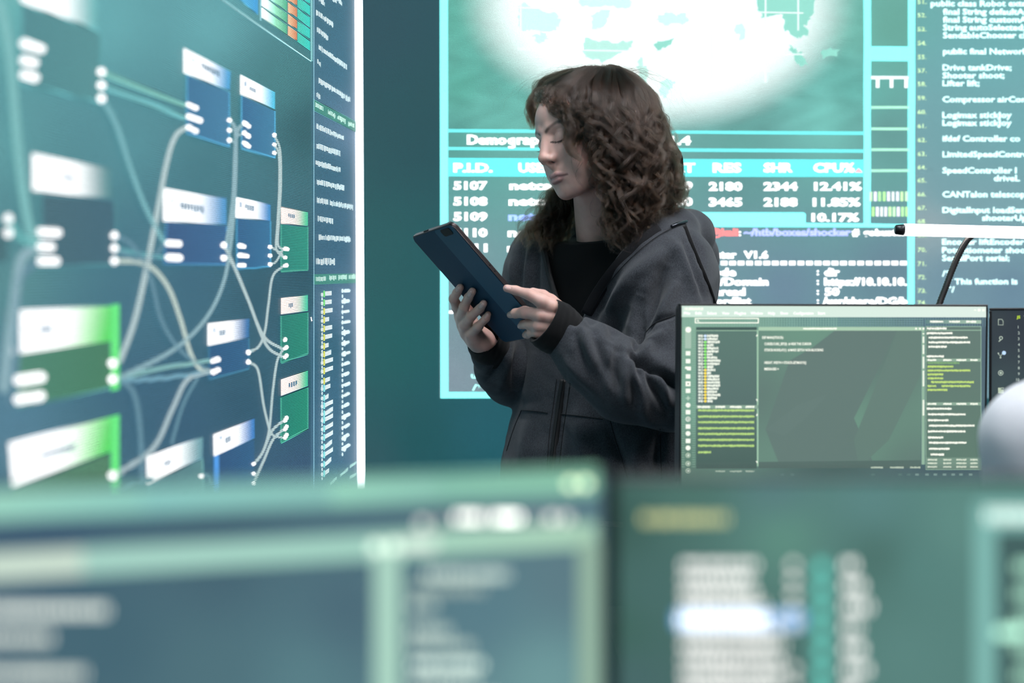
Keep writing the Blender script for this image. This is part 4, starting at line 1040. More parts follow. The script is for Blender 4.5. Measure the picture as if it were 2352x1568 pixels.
def lhand(p):
    """her left hand: forefinger along the near edge, the others curled over it onto the back"""
    fi = [[P(1164,662,2.318), P(1184,666.5,2.317), P(1214,675.5,2.311), P(1243,691,2.312), P(1264,703,2.320), P(1284,718,2.334)],
          [touch(1171.5,723,.0060), P(1184,719.5,tabd(1184,719.5)-.030), P(1205,717,2.333), P(1240,723,2.318), P(1262,727,2.322), P(1284,736,2.335)],
          [touch(1195,748.5,.0058), P(1202,745,tabd(1202,745)-.026), P(1214,744,2.345), P(1236,748,2.324), P(1256,750,2.327), P(1280,752,2.337)],
          [touch(1207,769,.0064), P(1213,767.5,tabd(1213,767.5)-.024), P(1221,765,2.345), P(1236,764,2.330), P(1250,764,2.331), P(1275,766,2.341)]]
    rr = [[.0062,.0072,.0087,.0112,.0128,.012], [.0056,.0078,.0097,.0108,.012,.012], [.0052,.0070,.0084,.0098,.0112,.012], [.0060,.0070,.0076,.0084,.0098,.011]]
    d = fingers(p, fi, rr, .003)
    wr = P(1302,766,2.350)
    pal = s_chain(p, [f[5] for f in fi], [.0125]*4, .006)
    for f in fi: pal = smin(pal, s_cap(p, f[5], wr+(f[5]-fi[1][5])*.35, .013, .017), .008)
    d = smin(d, pal, .007)
    th = [P(1288,716,2.362), P(1264,692,2.352), P(1246,680,2.348), P(1224,672,2.352)]
    d = smin(d, s_chain(p, th, [.016,.0118,.0104,.0085], .004), .006)
    return smin(d, s_cap(p, wr, P(1345,795,2.345), .0215, .026), .012)
def hand_mesh(f, pts, nails, h=.0012):
    pts = np.array(pts); V, F = nets(f, pts.min(0)-.03, pts.max(0)+.03, h)
    V = relax(V, F, 1, .35); N = vnormals(V, F)
    x, y, d = proj(V); c = np.tile(SKIN, (len(V), 1))
    view = -((V-CAM)/np.linalg.norm(V-CAM, axis=1)[:, None]*N).sum(1)
    for (nx, ny, L, W, ang, dmin, dmax) in nails:                # a nail: flattened, paler, with a lighter free edge
        ca, sa = math.cos(ang), math.sin(ang)
        u = (x-nx)*ca+(y-ny)*sa; v = -(x-nx)*sa+(y-ny)*ca
        e = np.hypot(u/L, v/W); m = (1-sstep(.82, 1.05, e))*(view > .05)*(d > dmin)*(d < dmax)
        c = c*(1-m[:, None]*.75)+np.array([.64,.45,.43])*m[:, None]*.75
        tip = m*sstep(.45, .8, -u/L); c = c*(1-tip[:, None]*.5)+np.array([.80,.70,.66])*tip[:, None]*.5
        rim = np.exp(-((e-1.05)/.13)**2)*(view > .05)*(d > dmin)*(d < dmax); c = c*(1-rim[:, None]*.22)
        V = V-N*(rim*.0005)[:, None]
    # redder knuckles and finger ends
    return V, F, c
rV, rF, rC = hand_mesh(rhand, [P(1030,640,2.40), P(1135,815,2.56), P(1030,700,2.56), P(1125,715,2.33), P(1090,660,2.56)],
    [(1050.5,663,7.0,4.2,-2.2+math.pi,2,3), (1077.5,674,8.0,4.2,-2.15+math.pi,2,3), (1106,701,8.0,4.4,-2.35+math.pi,2,3), (1118,724,7.5,4.2,-2.2+math.pi,2,3)][:0] +
    [(1051,664.5,7,4.2,2.2,2,3), (1079,674.5,8.5,4.2,2.05,2,3), (1106,702,8.5,4.4,2.3,2,3), (1117.5,725.5,7.5,4,2.1,2,3)])
lV, lF, lC = hand_mesh(lhand, [P(1150,645,2.29), P(1345,830,2.36), P(1200,790,2.42), P(1345,640,2.30)],
    [(1166.5,661.5,8.0,4.8,.1,2,3), (1169.5,724,5,3.2,.55,2,3), (1191.5,751.5,3.5,3.2,.7,2,3)])
# ================================================================== torso frame
YAW = math.radians(48)
TF = np.array([-math.sin(YAW), -math.cos(YAW), 0]); TLf = np.array([math.cos(YAW), -math.sin(YAW), 0])
TC = P(1412, 700, 2.58); TCx, TCy = TC[0], TC[1]
PZ = np.array([.84,.90,.94,.975,1.02,1.06,1.15,1.25,1.31,1.345,1.375,1.40,1.43])
PA = np.array([.225,.232,.235,.226,.212,.205,.205,.203,.192,.170,.135,.090,.055])
PB = np.array([.166,.170,.170,.163,.154,.146,.134,.126,.118,.104,.085,.062,.040])
def loft(p, off=0.0, z0=.875, z1=1.415):
    z = p[:, 2]; a = np.interp(z, PZ, PA)-off; b = np.interp(z, PZ, PB)-off
    dx = p[:, 0]-TCx; dy = p[:, 1]-TCy
    u = dx*TLf[0]+dy*TLf[1]; v = dx*TF[0]+dy*TF[1]
    k = (np.abs(u/a)**2.25+np.abs(v/b)**2.25)**(1/2.25)
    d = (k-1)*np.minimum(a, b)*.9
    return np.maximum(np.maximum(d, z0+off*0-z), z-z1)
LSL = [P(1500,632,2.475), P(1534,765,2.41), P(1536,895,2.345), P(1440,876,2.33), P(1362,820,2.328), P(1304,772,2.336)]
LSR = [.080,.079,.068,.066,.057,.045]
RSL = [P(1268,606,2.70), P(1222,740,2.675), P(1178,858,2.645), P(1156,840,2.605), P(1134,810,2.562)]
RSR = [.072,.068,.060,.053,.041]
VPOLY = [(1246,440),(1248,530),(1257,590),(1268,650),(1284,705),(1318,752),(1332,748),(1347,705),(1374,655),(1407,605),(1440,562),(1466,535),(1505,505),(1560,440)]
def hood(p):
    path = [P(1432,626,2.415), P(1456,602,2.425), P(1506,556,2.45), P(1552,530,2.50), P(1578,545,2.575), P(1545,545,2.67), P(1430,535,2.71), P(1310,540,2.70), P(1238,566,2.655), P(1240,630,2.60)]
    rad = [.012,.022,.032,.036,.046,.052,.05,.045,.034,.018]
    d = s_chain(p, path, rad, .02)
    d = smin(d, s_ell(p, P(1560,592,2.66), (.075,.06,.07)), .03)
    return smin(d, s_ell(p, P(1470,590,2.74), (.10,.06,.09)), .03)
def vcut(p):
    x, y, d = proj(p)
    dist, _ = dpoly(x, y, VPOLY+[VPOLY[0]])
    s = np.where(in_poly(x, y, VPOLY), -dist, dist)*d/FPX
    v = (p[:, 0]-TCx)*TF[0]+(p[:, 1]-TCy)*TF[1]
    return np.maximum(s, -.005-v)
def hoodie_f(p):
    d = loft(p)
    d = smin(d, s_cap(p, P(1268,606,2.70), P(1522,628,2.475), .06, .07), .05)
    ls = s_chain(p, LSL[:3], LSR[:3], .012); rs = s_chain(p, RSL[:3], RSR[:3], .012)
    lf = s_chain(p, LSL[2:], LSR[2:], .012); rf = s_chain(p, RSL[2:], RSR[2:], .012)
    # the sleeves stay separate from the trunk below the armpits
    k = .012+.05*sstep(1.20, 1.30, p[:, 2])
    d = smin(d, ls, k); d = smin(d, rs, k)
    d = smin(d, smin(lf, np.maximum(ls, -.004), .012), .004); d = smin(d, rf, .006)
    d = smin(d, hood(p), .012)
    d = smax(d, -vcut(p), .006)
    # openings for the hands
    for a, b, r in ((LSL[-1], P(1230,724,2.325), .034), (RSL[-1], P(1100,766,2.49), .028)): d = smax(d, -s_cap(p, a, b, r), .003)
    # a neck hole
    d = smax(d, -s_cap(p, NECK_W+np.array([0,0,-.05]), NECK_W+np.array([-.01,-.0,.2]), .062, .085), .008)
    return d
V, F = nets(hoodie_f, (-.16,2.2,.86), (.47,2.92,1.45), .0034)
V = relax(V, F, 2, .5); 
FOLDS = [  # photo polyline, width px, height mm (+ ridge, - valley)
 ([(1428,803),(1484,828),(1543,872),(1575,905)],10,-13),([(1424,797),(1438,806),(1452,812)],10,5),([(1464,823),(1473,869)],8,-7),([(1484,836),(1508,905),(1533,950)],9,-8),([(1440,818),(1434,895),(1440,930)],12,5),
 ([(1454,820),(1458,860),(1470,905)],8,4),([(1490,833),(1516,849),(1528,890),(1534,930)],9,7),([(1502,843),(1506,852)],5,-7),([(1520,859),(1556,908)],10,-6),([(1415,810),(1412,850),(1425,900)],9,-5),([(1400,790),(1396,850),(1410,920)],14,4),
 ([(1472,905),(1480,945),(1500,970)],14,4),([(1455,880),(1462,930)],10,-4),
 ([(1541,575),(1472,625),(1420,675),(1385,720)],22,8),([(1535,602),(1518,650),(1497,705),(1470,770)],16,-9),([(1555,640),(1528,690),(1503,735)],15,6),([(1478,679),(1464,720),(1462,765)],12,-6),([(1500,640),(1470,690),(1440,740)],14,4),([(1450,700),(1420,745),(1400,790)],16,-4),
 ([(1420,640),(1380,700),(1352,748)],14,-6),([(1464,755),(1464,785),(1470,806)],8,-7),([(1484,762),(1507,739),(1556,721)],5,-4),([(1530,760),(1500,785),(1478,806)],12,5),
 ([(1325,775),(1334,812),(1348,848)],9,-4),([(1335,745),(1352,800),(1375,850)],12,4),([(1365,770),(1385,830),(1415,885)],11,-4),([(1290,815),(1330,860),(1380,905)],12,3),
 ([(1150,815),(1142,845),(1120,870)],9,-5),([(1168,810),(1160,850),(1150,890)],10,4),([(1125,812),(1135,818),(1160,816)],7,3),([(1190,800),(1185,850),(1180,900)],8,-5),
 ([(1205,560),(1196,620),(1192,690)],8,-4),([(1222,560),(1214,620),(1212,700)],8,4),([(1236,560),(1230,620),(1230,690)],7,-4),([(1180,600),(1178,650)],8,3),
 ([(1230,800),(1222,880),(1218,930)],20,4),([(1330,960),(1340,1020),(1350,1080)],26,5),([(1215,960),(1205,1020),(1200,1080)],18,4),([(1400,985),(1420,1040),(1440,1090)],12,-5),([(1470,1010),(1462,1060),(1470,1100)],16,4),([(1520,990),(1510,1050),(1515,1100)],12,-5),([(1298,870),(1290,950),(1280,1080)],8,-2),
 ([(1570,560),(1592,620),(1618,690)],8,-4),([(1545,555),(1572,600),(1600,680)],14,4),([(1585,535),(1606,570),(1612,610)],8,-5)]
def sculpt(V, F, folds, dmax=3.0):
    N = vnormals(V, F); x, y, d = proj(V)
    view = -((V-CAM)/np.linalg.norm(V-CAM, axis=1)[:, None]*N).sum(1); front = sstep(.0, .35, view)*(d < dmax)
    D = np.zeros(len(V))
    for pts, w, h in folds:
        q = catmull([(a, b) for a, b in pts], 6); m = np.where((x > q[:, 0].min()-4*w) & (x < q[:, 0].max()+4*w) & (y > q[:, 1].min()-4*w) & (y < q[:, 1].max()+4*w))[0]
        if not len(m): continue
        dist, pos = dpoly(x[m], y[m], q)
        D[m] += 2.4*h*1e-3*np.exp(-(dist/w)**2)*np.sqrt(np.clip(np.sin(np.pi*np.clip(pos, .04, .96)), 0, 1))
    return V+N*(D*front)[:, None], N
def vnoise(V, s, seed=0):
    q = V*s; r = np.zeros(len(V)); rg_ = np.random.RandomState(seed)
    for k in range(7):
        w = rg_.normal(size=3); r += np.sin(q @ w*(1+.35*k)+rg_.uniform(0, 6.28)+.8*np.sin(q @ rg_.normal(size=3)))
    return r/7
V, N = sculpt(V, F, FOLDS)
V = V+N*(vnoise(V, 16, 3)*.0035+vnoise(V, 45, 5)*.0014)[:, None]
hV, hF = relax(V, F, 1, .4), F
# ---- cuffs
def lcuff(p):
    d = s_chain(p, [P(1251,737,2.326), P(1275,752,2.331), P(1302,770,2.338)], [.0400,.0415,.0395], .01)
    d = smax(d, -s_cap(p, P(1204,705,2.31), P(1300,769,2.338), .0365, .035), .002)
    a = P(1251,735,2.326); ax = P(1302,769,2.338)-a; ax /= np.linalg.norm(ax)
    return np.maximum(np.maximum(d, -(p-a) @ ax), (p-a) @ ax-.052)
def rcuff(p):
    a = P(1109,775,2.512); b = P(1136,809,2.562); ax = b-a; L = np.linalg.norm(ax); ax = ax/L
    d = s_chain(p, [a, (a+b)/2, b], [.0315,.0345,.0345], .01)
    d = smax(d, -s_cap(p, a-ax*.02, b, .0285, .030), .002)
    return np.maximum(np.maximum(d, -(p-a) @ ax), (p-a) @ ax-L)
def cuff_mesh(f, c, r=.075):
    V, F = nets(f, c-r, c+r, .0015); V = relax(V, F, 1, .4); N = vnormals(V, F); return V+N*(vnoise(V, 60, 9)*.0012)[:, None], F
lcV, lcF = cuff_mesh(lcuff, P(1268,747,2.331)); rcV, rcF = cuff_mesh(rcuff, P(1122,792,2.537))
# ---- black T-shirt
def tee_f(p):
    d = loft(p, .017, .9, 1.40)
    d = smin(d, s_cap(p, P(1300,600,2.66), P(1500,615,2.52), .05, .055), .05)
    c0 = NECK_W+np.array([-.008,-.012,-.06]); c1 = NECK_W+np.array([-.006,-.006,-.004])
    col = s_cap(p, c0, c1+np.array([0,0,.03]), .074, .061)
    d = smin(d, col, .02)
    v = (p[:, 0]-TCx)*TF[0]+(p[:, 1]-TCy)*TF[1]
    zt = 1.362-.17*(v-.01)                                   # the neckline drops towards her front
    d = smax(d, p[:, 2]-zt, .004)
    return d
tV, tF = nets(tee_f, (-.10,2.32,1.02), (.42,2.86,1.42), .004)
tV = relax(tV, tF, 1, .4); tN = vnormals(tV, tF); tV = tV+tN*(vnoise(tV, 22, 2)*.003)[:, None]
# ---- legs, trousers, shoes (behind the desks)
def legs(p, off=0.0):
    hipc = np.array([TCx, TCy, .90]); d = s_ell(p, hipc, (.165-off,.125-off,.13-off), np.stack([TLf, TF, np.array([0,0,1.0])], 1))
    for sg in (1, -1):
        h0 = hipc+TLf*.085*sg+np.array([0,0,-.04]); k0 = hipc+TLf*.10*sg+TF*.015+np.array([0,0,-.42]); f0 = hipc+TLf*.11*sg+np.array([0,0,-.80])
        d = smin(d, s_chain(p, [h0, k0, f0], [.088-off,.066-off,.055-off], .02), .03)
    return d
def trousers_f(p): return np.maximum(legs(p), .06-p[:, 2])
pV, pF = nets(trousers_f, (TCx-.3,TCy-.3,.0), (TCx+.3,TCy+.3,1.06), .008)
def shoe_f(p, sg):
    q = np.array([TCx, TCy, 0])+TLf*.11*sg
    d = s_chain(p, [q-TF*.045+np.array([0,0,.05]), q+TF*.05+np.array([0,0,.045]), q+TF*.15+np.array([0,0,.036])], [.046,.046,.036], .03)
    return np.maximum(smin(d, s_cap(p, q+np.array([0,0,.05]), q+np.array([0,0,.1]), .05, .055), .02), .003-p[:, 2])
shoes = [nets(lambda p, sg=sg: shoe_f(p, sg), (TCx-.35,TCy-.35,-.01), (TCx+.35,TCy+.35,.16), .006) for sg in (1, -1)]
def under(p):
    d = loft(p, .035, .86, 1.40); d = smin(d, s_chain(p, LSL, [r-.042 if i < 3 else .022 for i, r in enumerate(LSR)], .01), .03); d = smin(d, s_chain(p, RSL, [r-.04 if i < 3 else .020 for i, r in enumerate(RSR)], .01), .03)
    d = smin(d, s_cap(p, NECK_W+np.array([0,0,-.1]), NECK_W+np.array([0,0,-.02]), .06, .05), .03)
    d = smin(d, legs(p, .02), .03)
    for sg in (1, -1):
        q = np.array([TCx, TCy, 0])+TLf*.11*sg
        d = smin(d, s_chain(p, [q-TF*.02+np.array([0,0,.05]), q+TF*.12+np.array([0,0,.03])], [.03,.022], .02), .02)
    return np.maximum(d, p[:, 2]-1.325)
uV, uF = nets(under, (-.2,2.15,.0), (.5,2.95,1.42), .010)
# ================================================================== the woman, assembled
def skin_mat():
    t = NT('skin'); b = t.b; at = t.n('ShaderNodeAttribute', attribute_name='Col')
    tc = t.n('ShaderNodeTexCoord'); nz = t.n('ShaderNodeTexNoise'); nz.inputs['Scale'].default_value = 60; nz.inputs['Detail'].default_value = 5
    t.l(tc.outputs['Object'], nz.inputs['Vector'])
    mx = t.n('ShaderNodeMix', data_type='RGBA', blend_type='MULTIPLY'); mx.inputs[0].default_value = .5
    cr = t.n('ShaderNodeValToRGB'); cr.color_ramp.elements[0].color = (.82,.74,.72,1); cr.color_ramp.elements[1].color = (1,1,1,1); cr.color_ramp.elements[0].position = .3; cr.color_ramp.elements[1].position = .6
    t.l(nz.outputs['Fac'], cr.inputs[0]); t.l(at.outputs['Color'], mx.inputs[6]); t.l(cr.outputs[0], mx.inputs[7]); t.l(mx.outputs[2], b.inputs['Base Color'])
    b.inputs['Roughness'].default_value = .45; b.inputs['Specular IOR Level'].default_value = .45
    b.inputs['Subsurface Weight'].default_value = .22; b.inputs['Subsurface Radius'].default_value = (.012,.004,.002); b.inputs['Subsurface Scale'].default_value = .6
    n2 = t.n('ShaderNodeTexNoise'); n2.inputs['Scale'].default_value = 900; t.l(tc.outputs['Object'], n2.inputs['Vector'])
    bp = t.n('ShaderNodeBump'); bp.inputs['Strength'].default_value = .12; bp.inputs['Distance'].default_value = .0006; t.l(n2.outputs['Fac'], bp.inputs['Height']); t.l(bp.outputs['Normal'], b.inputs['Normal'])
    return t.m
def cloth_mat(name, dark, light, rough=.9, sheen=.3, speck=1400, bump=.35, stretch=(1,1,1)):
    t = NT(name); b = t.b; tc = t.n('ShaderNodeTexCoord'); mp = t.n('ShaderNodeMapping'); mp.inputs['Scale'].default_value = stretch
    t.l(tc.outputs['Object'], mp.inputs[0])
    n1 = t.n('ShaderNodeTexNoise'); n1.inputs['Scale'].default_value = speck; n1.inputs['Detail'].default_value = 3; n1.inputs['Roughness'].default_value = .7; t.l(mp.outputs[0], n1.inputs['Vector'])
    n2 = t.n('ShaderNodeTexNoise'); n2.inputs['Scale'].default_value = 420; n2.inputs['Detail'].default_value = 5; t.l(mp.outputs[0], n2.inputs['Vector'])
    f = t.math('ADD', t.math('MULTIPLY', n1.outputs['Fac'], .8), t.math('MULTIPLY', n2.outputs['Fac'], .2))
    cr = t.n('ShaderNodeValToRGB'); cr.color_ramp.elements[0].position = .40; cr.color_ramp.elements[1].position = .64
    cr.color_ramp.elements[0].color = (*dark, 1); cr.color_ramp.elements[1].color = (*light, 1); t.l(f, cr.inputs[0]); t.l(cr.outputs[0], b.inputs['Base Color'])
    b.inputs['Roughness'].default_value = rough; b.inputs['Specular IOR Level'].default_value = .2
    b.inputs['Sheen Weight'].default_value = sheen; b.inputs['Sheen Roughness'].default_value = .5
    bp = t.n('ShaderNodeBump'); bp.inputs['Strength'].default_value = bump; bp.inputs['Distance'].default_value = .0008; t.l(f, bp.inputs['Height']); t.l(bp.outputs['Normal'], b.inputs['Normal'])
    return t.m
M_skin = skin_mat()
M_hood = cloth_mat('charcoal_fleece', S(17,18,21), S(77,81,88), speck=1900, bump=.5, sheen=.12, stretch=(1.4,1.4,.8))
M_rib = cloth_mat('black_rib', S(4,4,5), S(12,12,14), speck=700, sheen=.08)
M_tee = cloth_mat('black_jersey', S(4,4,5), S(9,9,11), sheen=.02)
M_zip = simple('zip_tape', S(12,12,15), .6, noise=.2, scale=300)
M_teeth = simple('zip_teeth', S(30,31,34), .35, metal=.5, noise=.2, scale=400)
M_metal = simple('zip_metal', S(70,72,78), .3, metal=1.0, noise=.1, scale=200)
M_seam = simple('seam_thread', S(20,21,25), .9, noise=.2, scale=300)
M_jean = cloth_mat('dark_denim', S(20,24,34), S(52,60,78), sheen=.1)
M_shoe = simple('black_shoe_leather', S(20,20,21), .4, noise=.2, scale=60)
# one body mesh: head and neck, both hands, the rest under the clothes
parts = [(V_head, F_head, C_head), (rV, rF, rC), (lV, lF, lC), (uV, uF, np.tile(SKIN, (len(uV), 1)))]
Vs, Fs, Cs, b0 = [], [], [], 0
ORG = np.array([TCx, TCy, 0.0])
for v, f, c in parts: Vs.append(v-ORG); Fs.append(f+b0); Cs.append(c); b0 += len(v)
WOMAN = link('person', mesh_np('person', np.concatenate(Vs), np.concatenate(Fs), np.concatenate(Cs)), M_skin)
WOMAN.location = ORG
tag(WOMAN, 'woman with curly brown hair in a charcoal hoodie, looking down at a tablet', 'person')
def child(name, V, F, mat, parent=None, col=None, org=ORG):
    return link(name, mesh_np(name, np.asarray(V)-org, F, col), mat, parent or WOMAN)
hoodie_o = child('hoodie', hV, hF, M_hood); tag(hoodie_o, 'charcoal marl zip hoodie')
child('cuff', lcV, lcF, M_rib, hoodie_o); child('cuff', rcV, rcF, M_rib, hoodie_o)
tag(child('t_shirt', tV, tF, M_tee), 'black crew neck T-shirt')
child('trousers', pV, pF, M_jean)
for v, f in shoes: child('shoe', v, f, M_shoe)
from mathutils.bvhtree import BVHTree
BV = BVHTree.FromPolygons([tuple(v) for v in hV], [tuple(int(i) for i in f) for f in hF])
def on_cloth(pts, off=.001, n=6, it=2):
    out = []
    for x, y in catmull([(a, b) for a, b in pts], n):
        r = ray(x, y); h = BV.ray_cast(Vector(CAM), Vector(r/np.linalg.norm(r)))
        if h[0] is None: continue
        nn = np.array(h[1]); nn = nn if nn @ r < 0 else -nn
        out.append(np.array(h[0])+nn*off)
    q = np.array(out)
    if len(q) > 4:
        for _ in range(it): q[1:-1] = (q[:-2]+2*q[1:-1]+q[2:])/4
    return q
def ribbon(pts, w, off=.0012, th=.0012):
    c = on_cloth(pts, off, 6, 8); T = np.gradient(c, axis=0); T /= np.linalg.norm(T, axis=1)[:, None]
    vw = (CAM-c); vw /= np.linalg.norm(vw, axis=1)[:, None]; Sd = np.cross(T, vw); Sd /= np.linalg.norm(Sd, axis=1)[:, None]; Nn = np.cross(Sd, T)
    Nn *= np.sign((Nn*vw).sum(1))[:, None]
    V, F = [], []
    for i in range(len(c)):
        for a, b in ((-1,0),(-.9,1),(.9,1),(1,0),(1,-1.5),(-1,-1.5)): V.append(c[i]+Sd[i]*a*w/2+Nn[i]*b*th)
    for i in range(len(c)-1):
        for k in range(6): F.append((i*6+k, i*6+(k+1) % 6, (i+1)*6+(k+1) % 6, (i+1)*6+k))
    F += [tuple(range(6))[::-1], tuple((len(c)-1)*6+k for k in range(6))]
    return np.array(V), F, c
def teeth(pts, name, parent, off=.0024, r=.0011, step=.0028):
    c = on_cloth(pts, off, 10, 8); L = np.concatenate([[0], np.cumsum(np.linalg.norm(np.diff(c, axis=0), axis=1))])
    n = max(4, int(L[-1]/step*2)); t = np.linspace(0, L[-1], n); q = np.stack([np.interp(t, L, c[:, k]) for k in range(3)], 1)
    rad = np.where(np.arange(n) % 2 == 0, r, r*.45); V, F = tube_np(q, rad, 6); return child(name, V, F, M_teeth, parent)
ZP = [(1296,872),(1290,905),(1285,940),(1277,1000),(1270,1060),(1266,1110)]
v, f, c = ribbon(ZP, .0135); zp = child('zipper', v, f, M_zip, hoodie_o); teeth(ZP, 'zip_teeth', zp, .0032)
M_tape = simple('zip_facing', S(24,24,27), .85, noise=.25, scale=500, spec=.2)
NL = [(1357,720),(1368,698),(1396,655),(1428,618),(1464,582),(1504,548),(1542,527)]; NT_ = [(1348,722),(1371,678),(1402,634),(1436,593),(1472,558),(1516,526)]
FL_ = [(1246,556),(1254,596),(1264,645),(1277,690)]
for q, tp, w_, m_ in ((NL, NT_, .021, M_tape), (FL_, FL_, .011, M_zip)):
    try:
        v, f, c = ribbon(tp, w_); z2 = child('zipper', v, f, m_, hoodie_o); teeth(q, 'zip_teeth', z2, .003)
    except Exception as e: print('zip', e)
for q in ([(1198,942),(1228,944),(1258,948)], [(1282,950),(1330,955),(1385,962)], [(1198,942),(1180,985),(1164,1035)], [(1402,966),(1414,1010),(1430,1060),(1442,1100)],
          [(1484,763),(1507,740),(1556,722)], [(1279,870),(1270,940),(1262,1000),(1256,1090)], [(1310,880),(1301,945),(1292,1005),(1283,1090)], [(1516,985),(1518,1040),(1520,1100)]):
    c = on_cloth(q, .0006, 14, 1); V2, F2 = tube_np(c, .0008, 6); child('seam', V2, F2, M_seam, hoodie_o)
DS = [(1571,520),(1584,556),(1604,604),(1624,652),(1640,700)]
v, f, c = ribbon(DS, .007, .002, .0016); child('shoulder_tape', v, f, M_rib, hoodie_o)
c = on_cloth([(1541,524),(1556,518),(1574,512)], .004); V2, F2 = tube_np(c, [.0028]*len(c), 8); child('zip_pull', V2, F2, M_metal, hoodie_o)
# ------------------------------------------------------------------ tablet
M_tabA = simple('tablet_back_blue', S(20,58,82), .6, metal=.0, spec=.2, noise=.05, scale=400); M_tabB = simple('tablet_back_band', S(32,78,104), .55, metal=.0, spec=.25, noise=.04, scale=400)
M_tabE = simple('tablet_edge', S(64,57,57), .35, metal=.7, noise=.1, scale=300)
M_tabS = simple('tablet_glass', S(8,9,10), .1, emit=S(150,175,190), estr=.35); M_lens = simple('camera_lens', S(8,9,12), .5, spec=.15)
tm = np.eye(4); cen = TL_+ta*TLEN/2+ts*TWID/2-tn*.004; tm[:3, 0] = ta; tm[:3, 1] = ts if np.cross(ta, ts) @ tn > 0 else -ts; tm[:3, 2] = tn; tm[:3, 3] = cen
sgn = 1 if np.cross(ta, ts) @ tn > 0 else -1
TAB = empty('tablet', mat=Matrix(tm.tolist())); tag(TAB, 'dark blue tablet held up in both hands of the standing woman', 'tablet')
def rrect(bm, L, W, z0, z1, r, cx=0, cy=0, bev=.001):
    vs = []
    for (sx, sy, a0) in ((1,1,0),(-1,1,90),(-1,-1,180),(1,-1,270)):
        for k in range(7):
            a = math.radians(a0+15*k); vs.append((cx+sx*(L/2-r)+r*math.cos(a), cy+sy*(W/2-r)+r*math.sin(a)))
    lo = [bm.verts.new((x, y, z0)) for x, y in vs]; hi = [bm.verts.new((x, y, z1)) for x, y in vs]
    bm.faces.new(hi); bm.faces.new(lo[::-1])
    for i in range(len(vs)): bm.faces.new((lo[i], lo[(i+1) % len(vs)], hi[(i+1) % len(vs)], hi[i]))
    if bev: bmesh.ops.bevel(bm, geom=[e for e in bm.edges if abs(e.verts[0].co.z-e.verts[1].co.z) < 1e-7], offset=bev, segments=2, affect='EDGES')
bm = bmesh.new(); rrect(bm, TLEN, TWID, -.0036, .0034, .010, bev=.0015); bm_done('frame', bm, M_tabE, TAB, True)
bm = bmesh.new(); rrect(bm, TLEN-.004, TWID-.004, .0034, .004, .009, bev=.0003); bm_done('back_cover', bm, M_tabA, TAB, True)
bm = bmesh.new(); rrect(bm, TLEN-.006, TWID*.42, .00395, .0043, .006, 0, sgn*TWID*.278, .0001); tag(bm_done('back_band', bm, M_tabB, TAB), 'lighter blue band')
bm = bmesh.new(); rrect(bm, .014, .032, .0042, .0052, .004, -TLEN/2+.012, sgn*(TWID/2-.030), .0004); bm_done('camera', bm, M_lens, TAB, True)
bm = bmesh.new(); rrect(bm, TLEN-.01, TWID-.01, -.0042, -.0036, .007, bev=0); bm_done('screen', bm, M_tabS, TAB)
bm = bmesh.new(); bm_box(bm, (.0018, .016, .0028), (-TLEN/2-.0002, -sgn*.02, 0), .0006); bm_done('power_button', bm, M_lens, TAB)
for k in range(2): 
    bm = bmesh.new(); bm_box(bm, (.003, .0012, .0016), (-TLEN*.12+.013*k, sgn*(TWID/2), 0), .0003); bm_done('microphone_hole', bm, M_lens, TAB)
# ================================================================== her hair
def hair_mat(name='brown_hair', c0=(.005,.0026,.0017), c1=(.034,.0145,.0065)):
    m = bpy.data.materials.new(name); m.use_nodes = True; t = m.node_tree; t.nodes.clear()
    o = t.nodes.new('ShaderNodeOutputMaterial'); h = t.nodes.new('ShaderNodeBsdfHairPrincipled')
    h.parametrization = 'COLOR'; h.inputs['Roughness'].default_value = .24; h.inputs['Radial Roughness'].default_value = .4
    hi = t.nodes.new('ShaderNodeHairInfo'); cr = t.nodes.new('ShaderNodeValToRGB')
    cr.color_ramp.elements[0].color = (*c0, 1); cr.color_ramp.elements[1].color = (*c1, 1); cr.color_ramp.elements[0].position = .25
    mx = t.nodes.new('ShaderNodeMath'); mx.operation = 'MULTIPLY_ADD'; mx.inputs[1].default_value = .55
    t.links.new(hi.outputs['Random'], mx.inputs[0]); m2 = t.nodes.new('ShaderNodeMath'); m2.operation = 'MULTIPLY'; m2.inputs[1].default_value = .45
    t.links.new(hi.outputs['Intercept'], m2.inputs[0]); t.links.new(m2.outputs[0], mx.inputs[2])
    t.links.new(mx.outputs[0], cr.inputs[0]); t.links.new(cr.outputs[0], h.inputs['Color']); t.links.new(h.outputs[0], o.inputs[0])
    return m
HRG = np.random.RandomState(11)
STR = []            # strands: (n,3) world points and root radius
def dome(x, y):
    u = (x-1392)/188.0; v = (y-335)/(196.0 if y < 335 else 330.0)
    return 2.500-.112*math.sqrt(max(0.0, 1-u*u-v*v))
def gp(x, y, off=0.0, d=None): return P(x, y, (dome(x, y)+off) if d is None else d)
def resample(c, n):
    L = np.concatenate([[0], np.cumsum(np.linalg.norm(np.diff(c, axis=0), axis=1))]); t = np.linspace(0, L[-1], n)
    return np.stack([np.interp(t, L, c[:, k]) for k in range(3)], 1), L[-1]
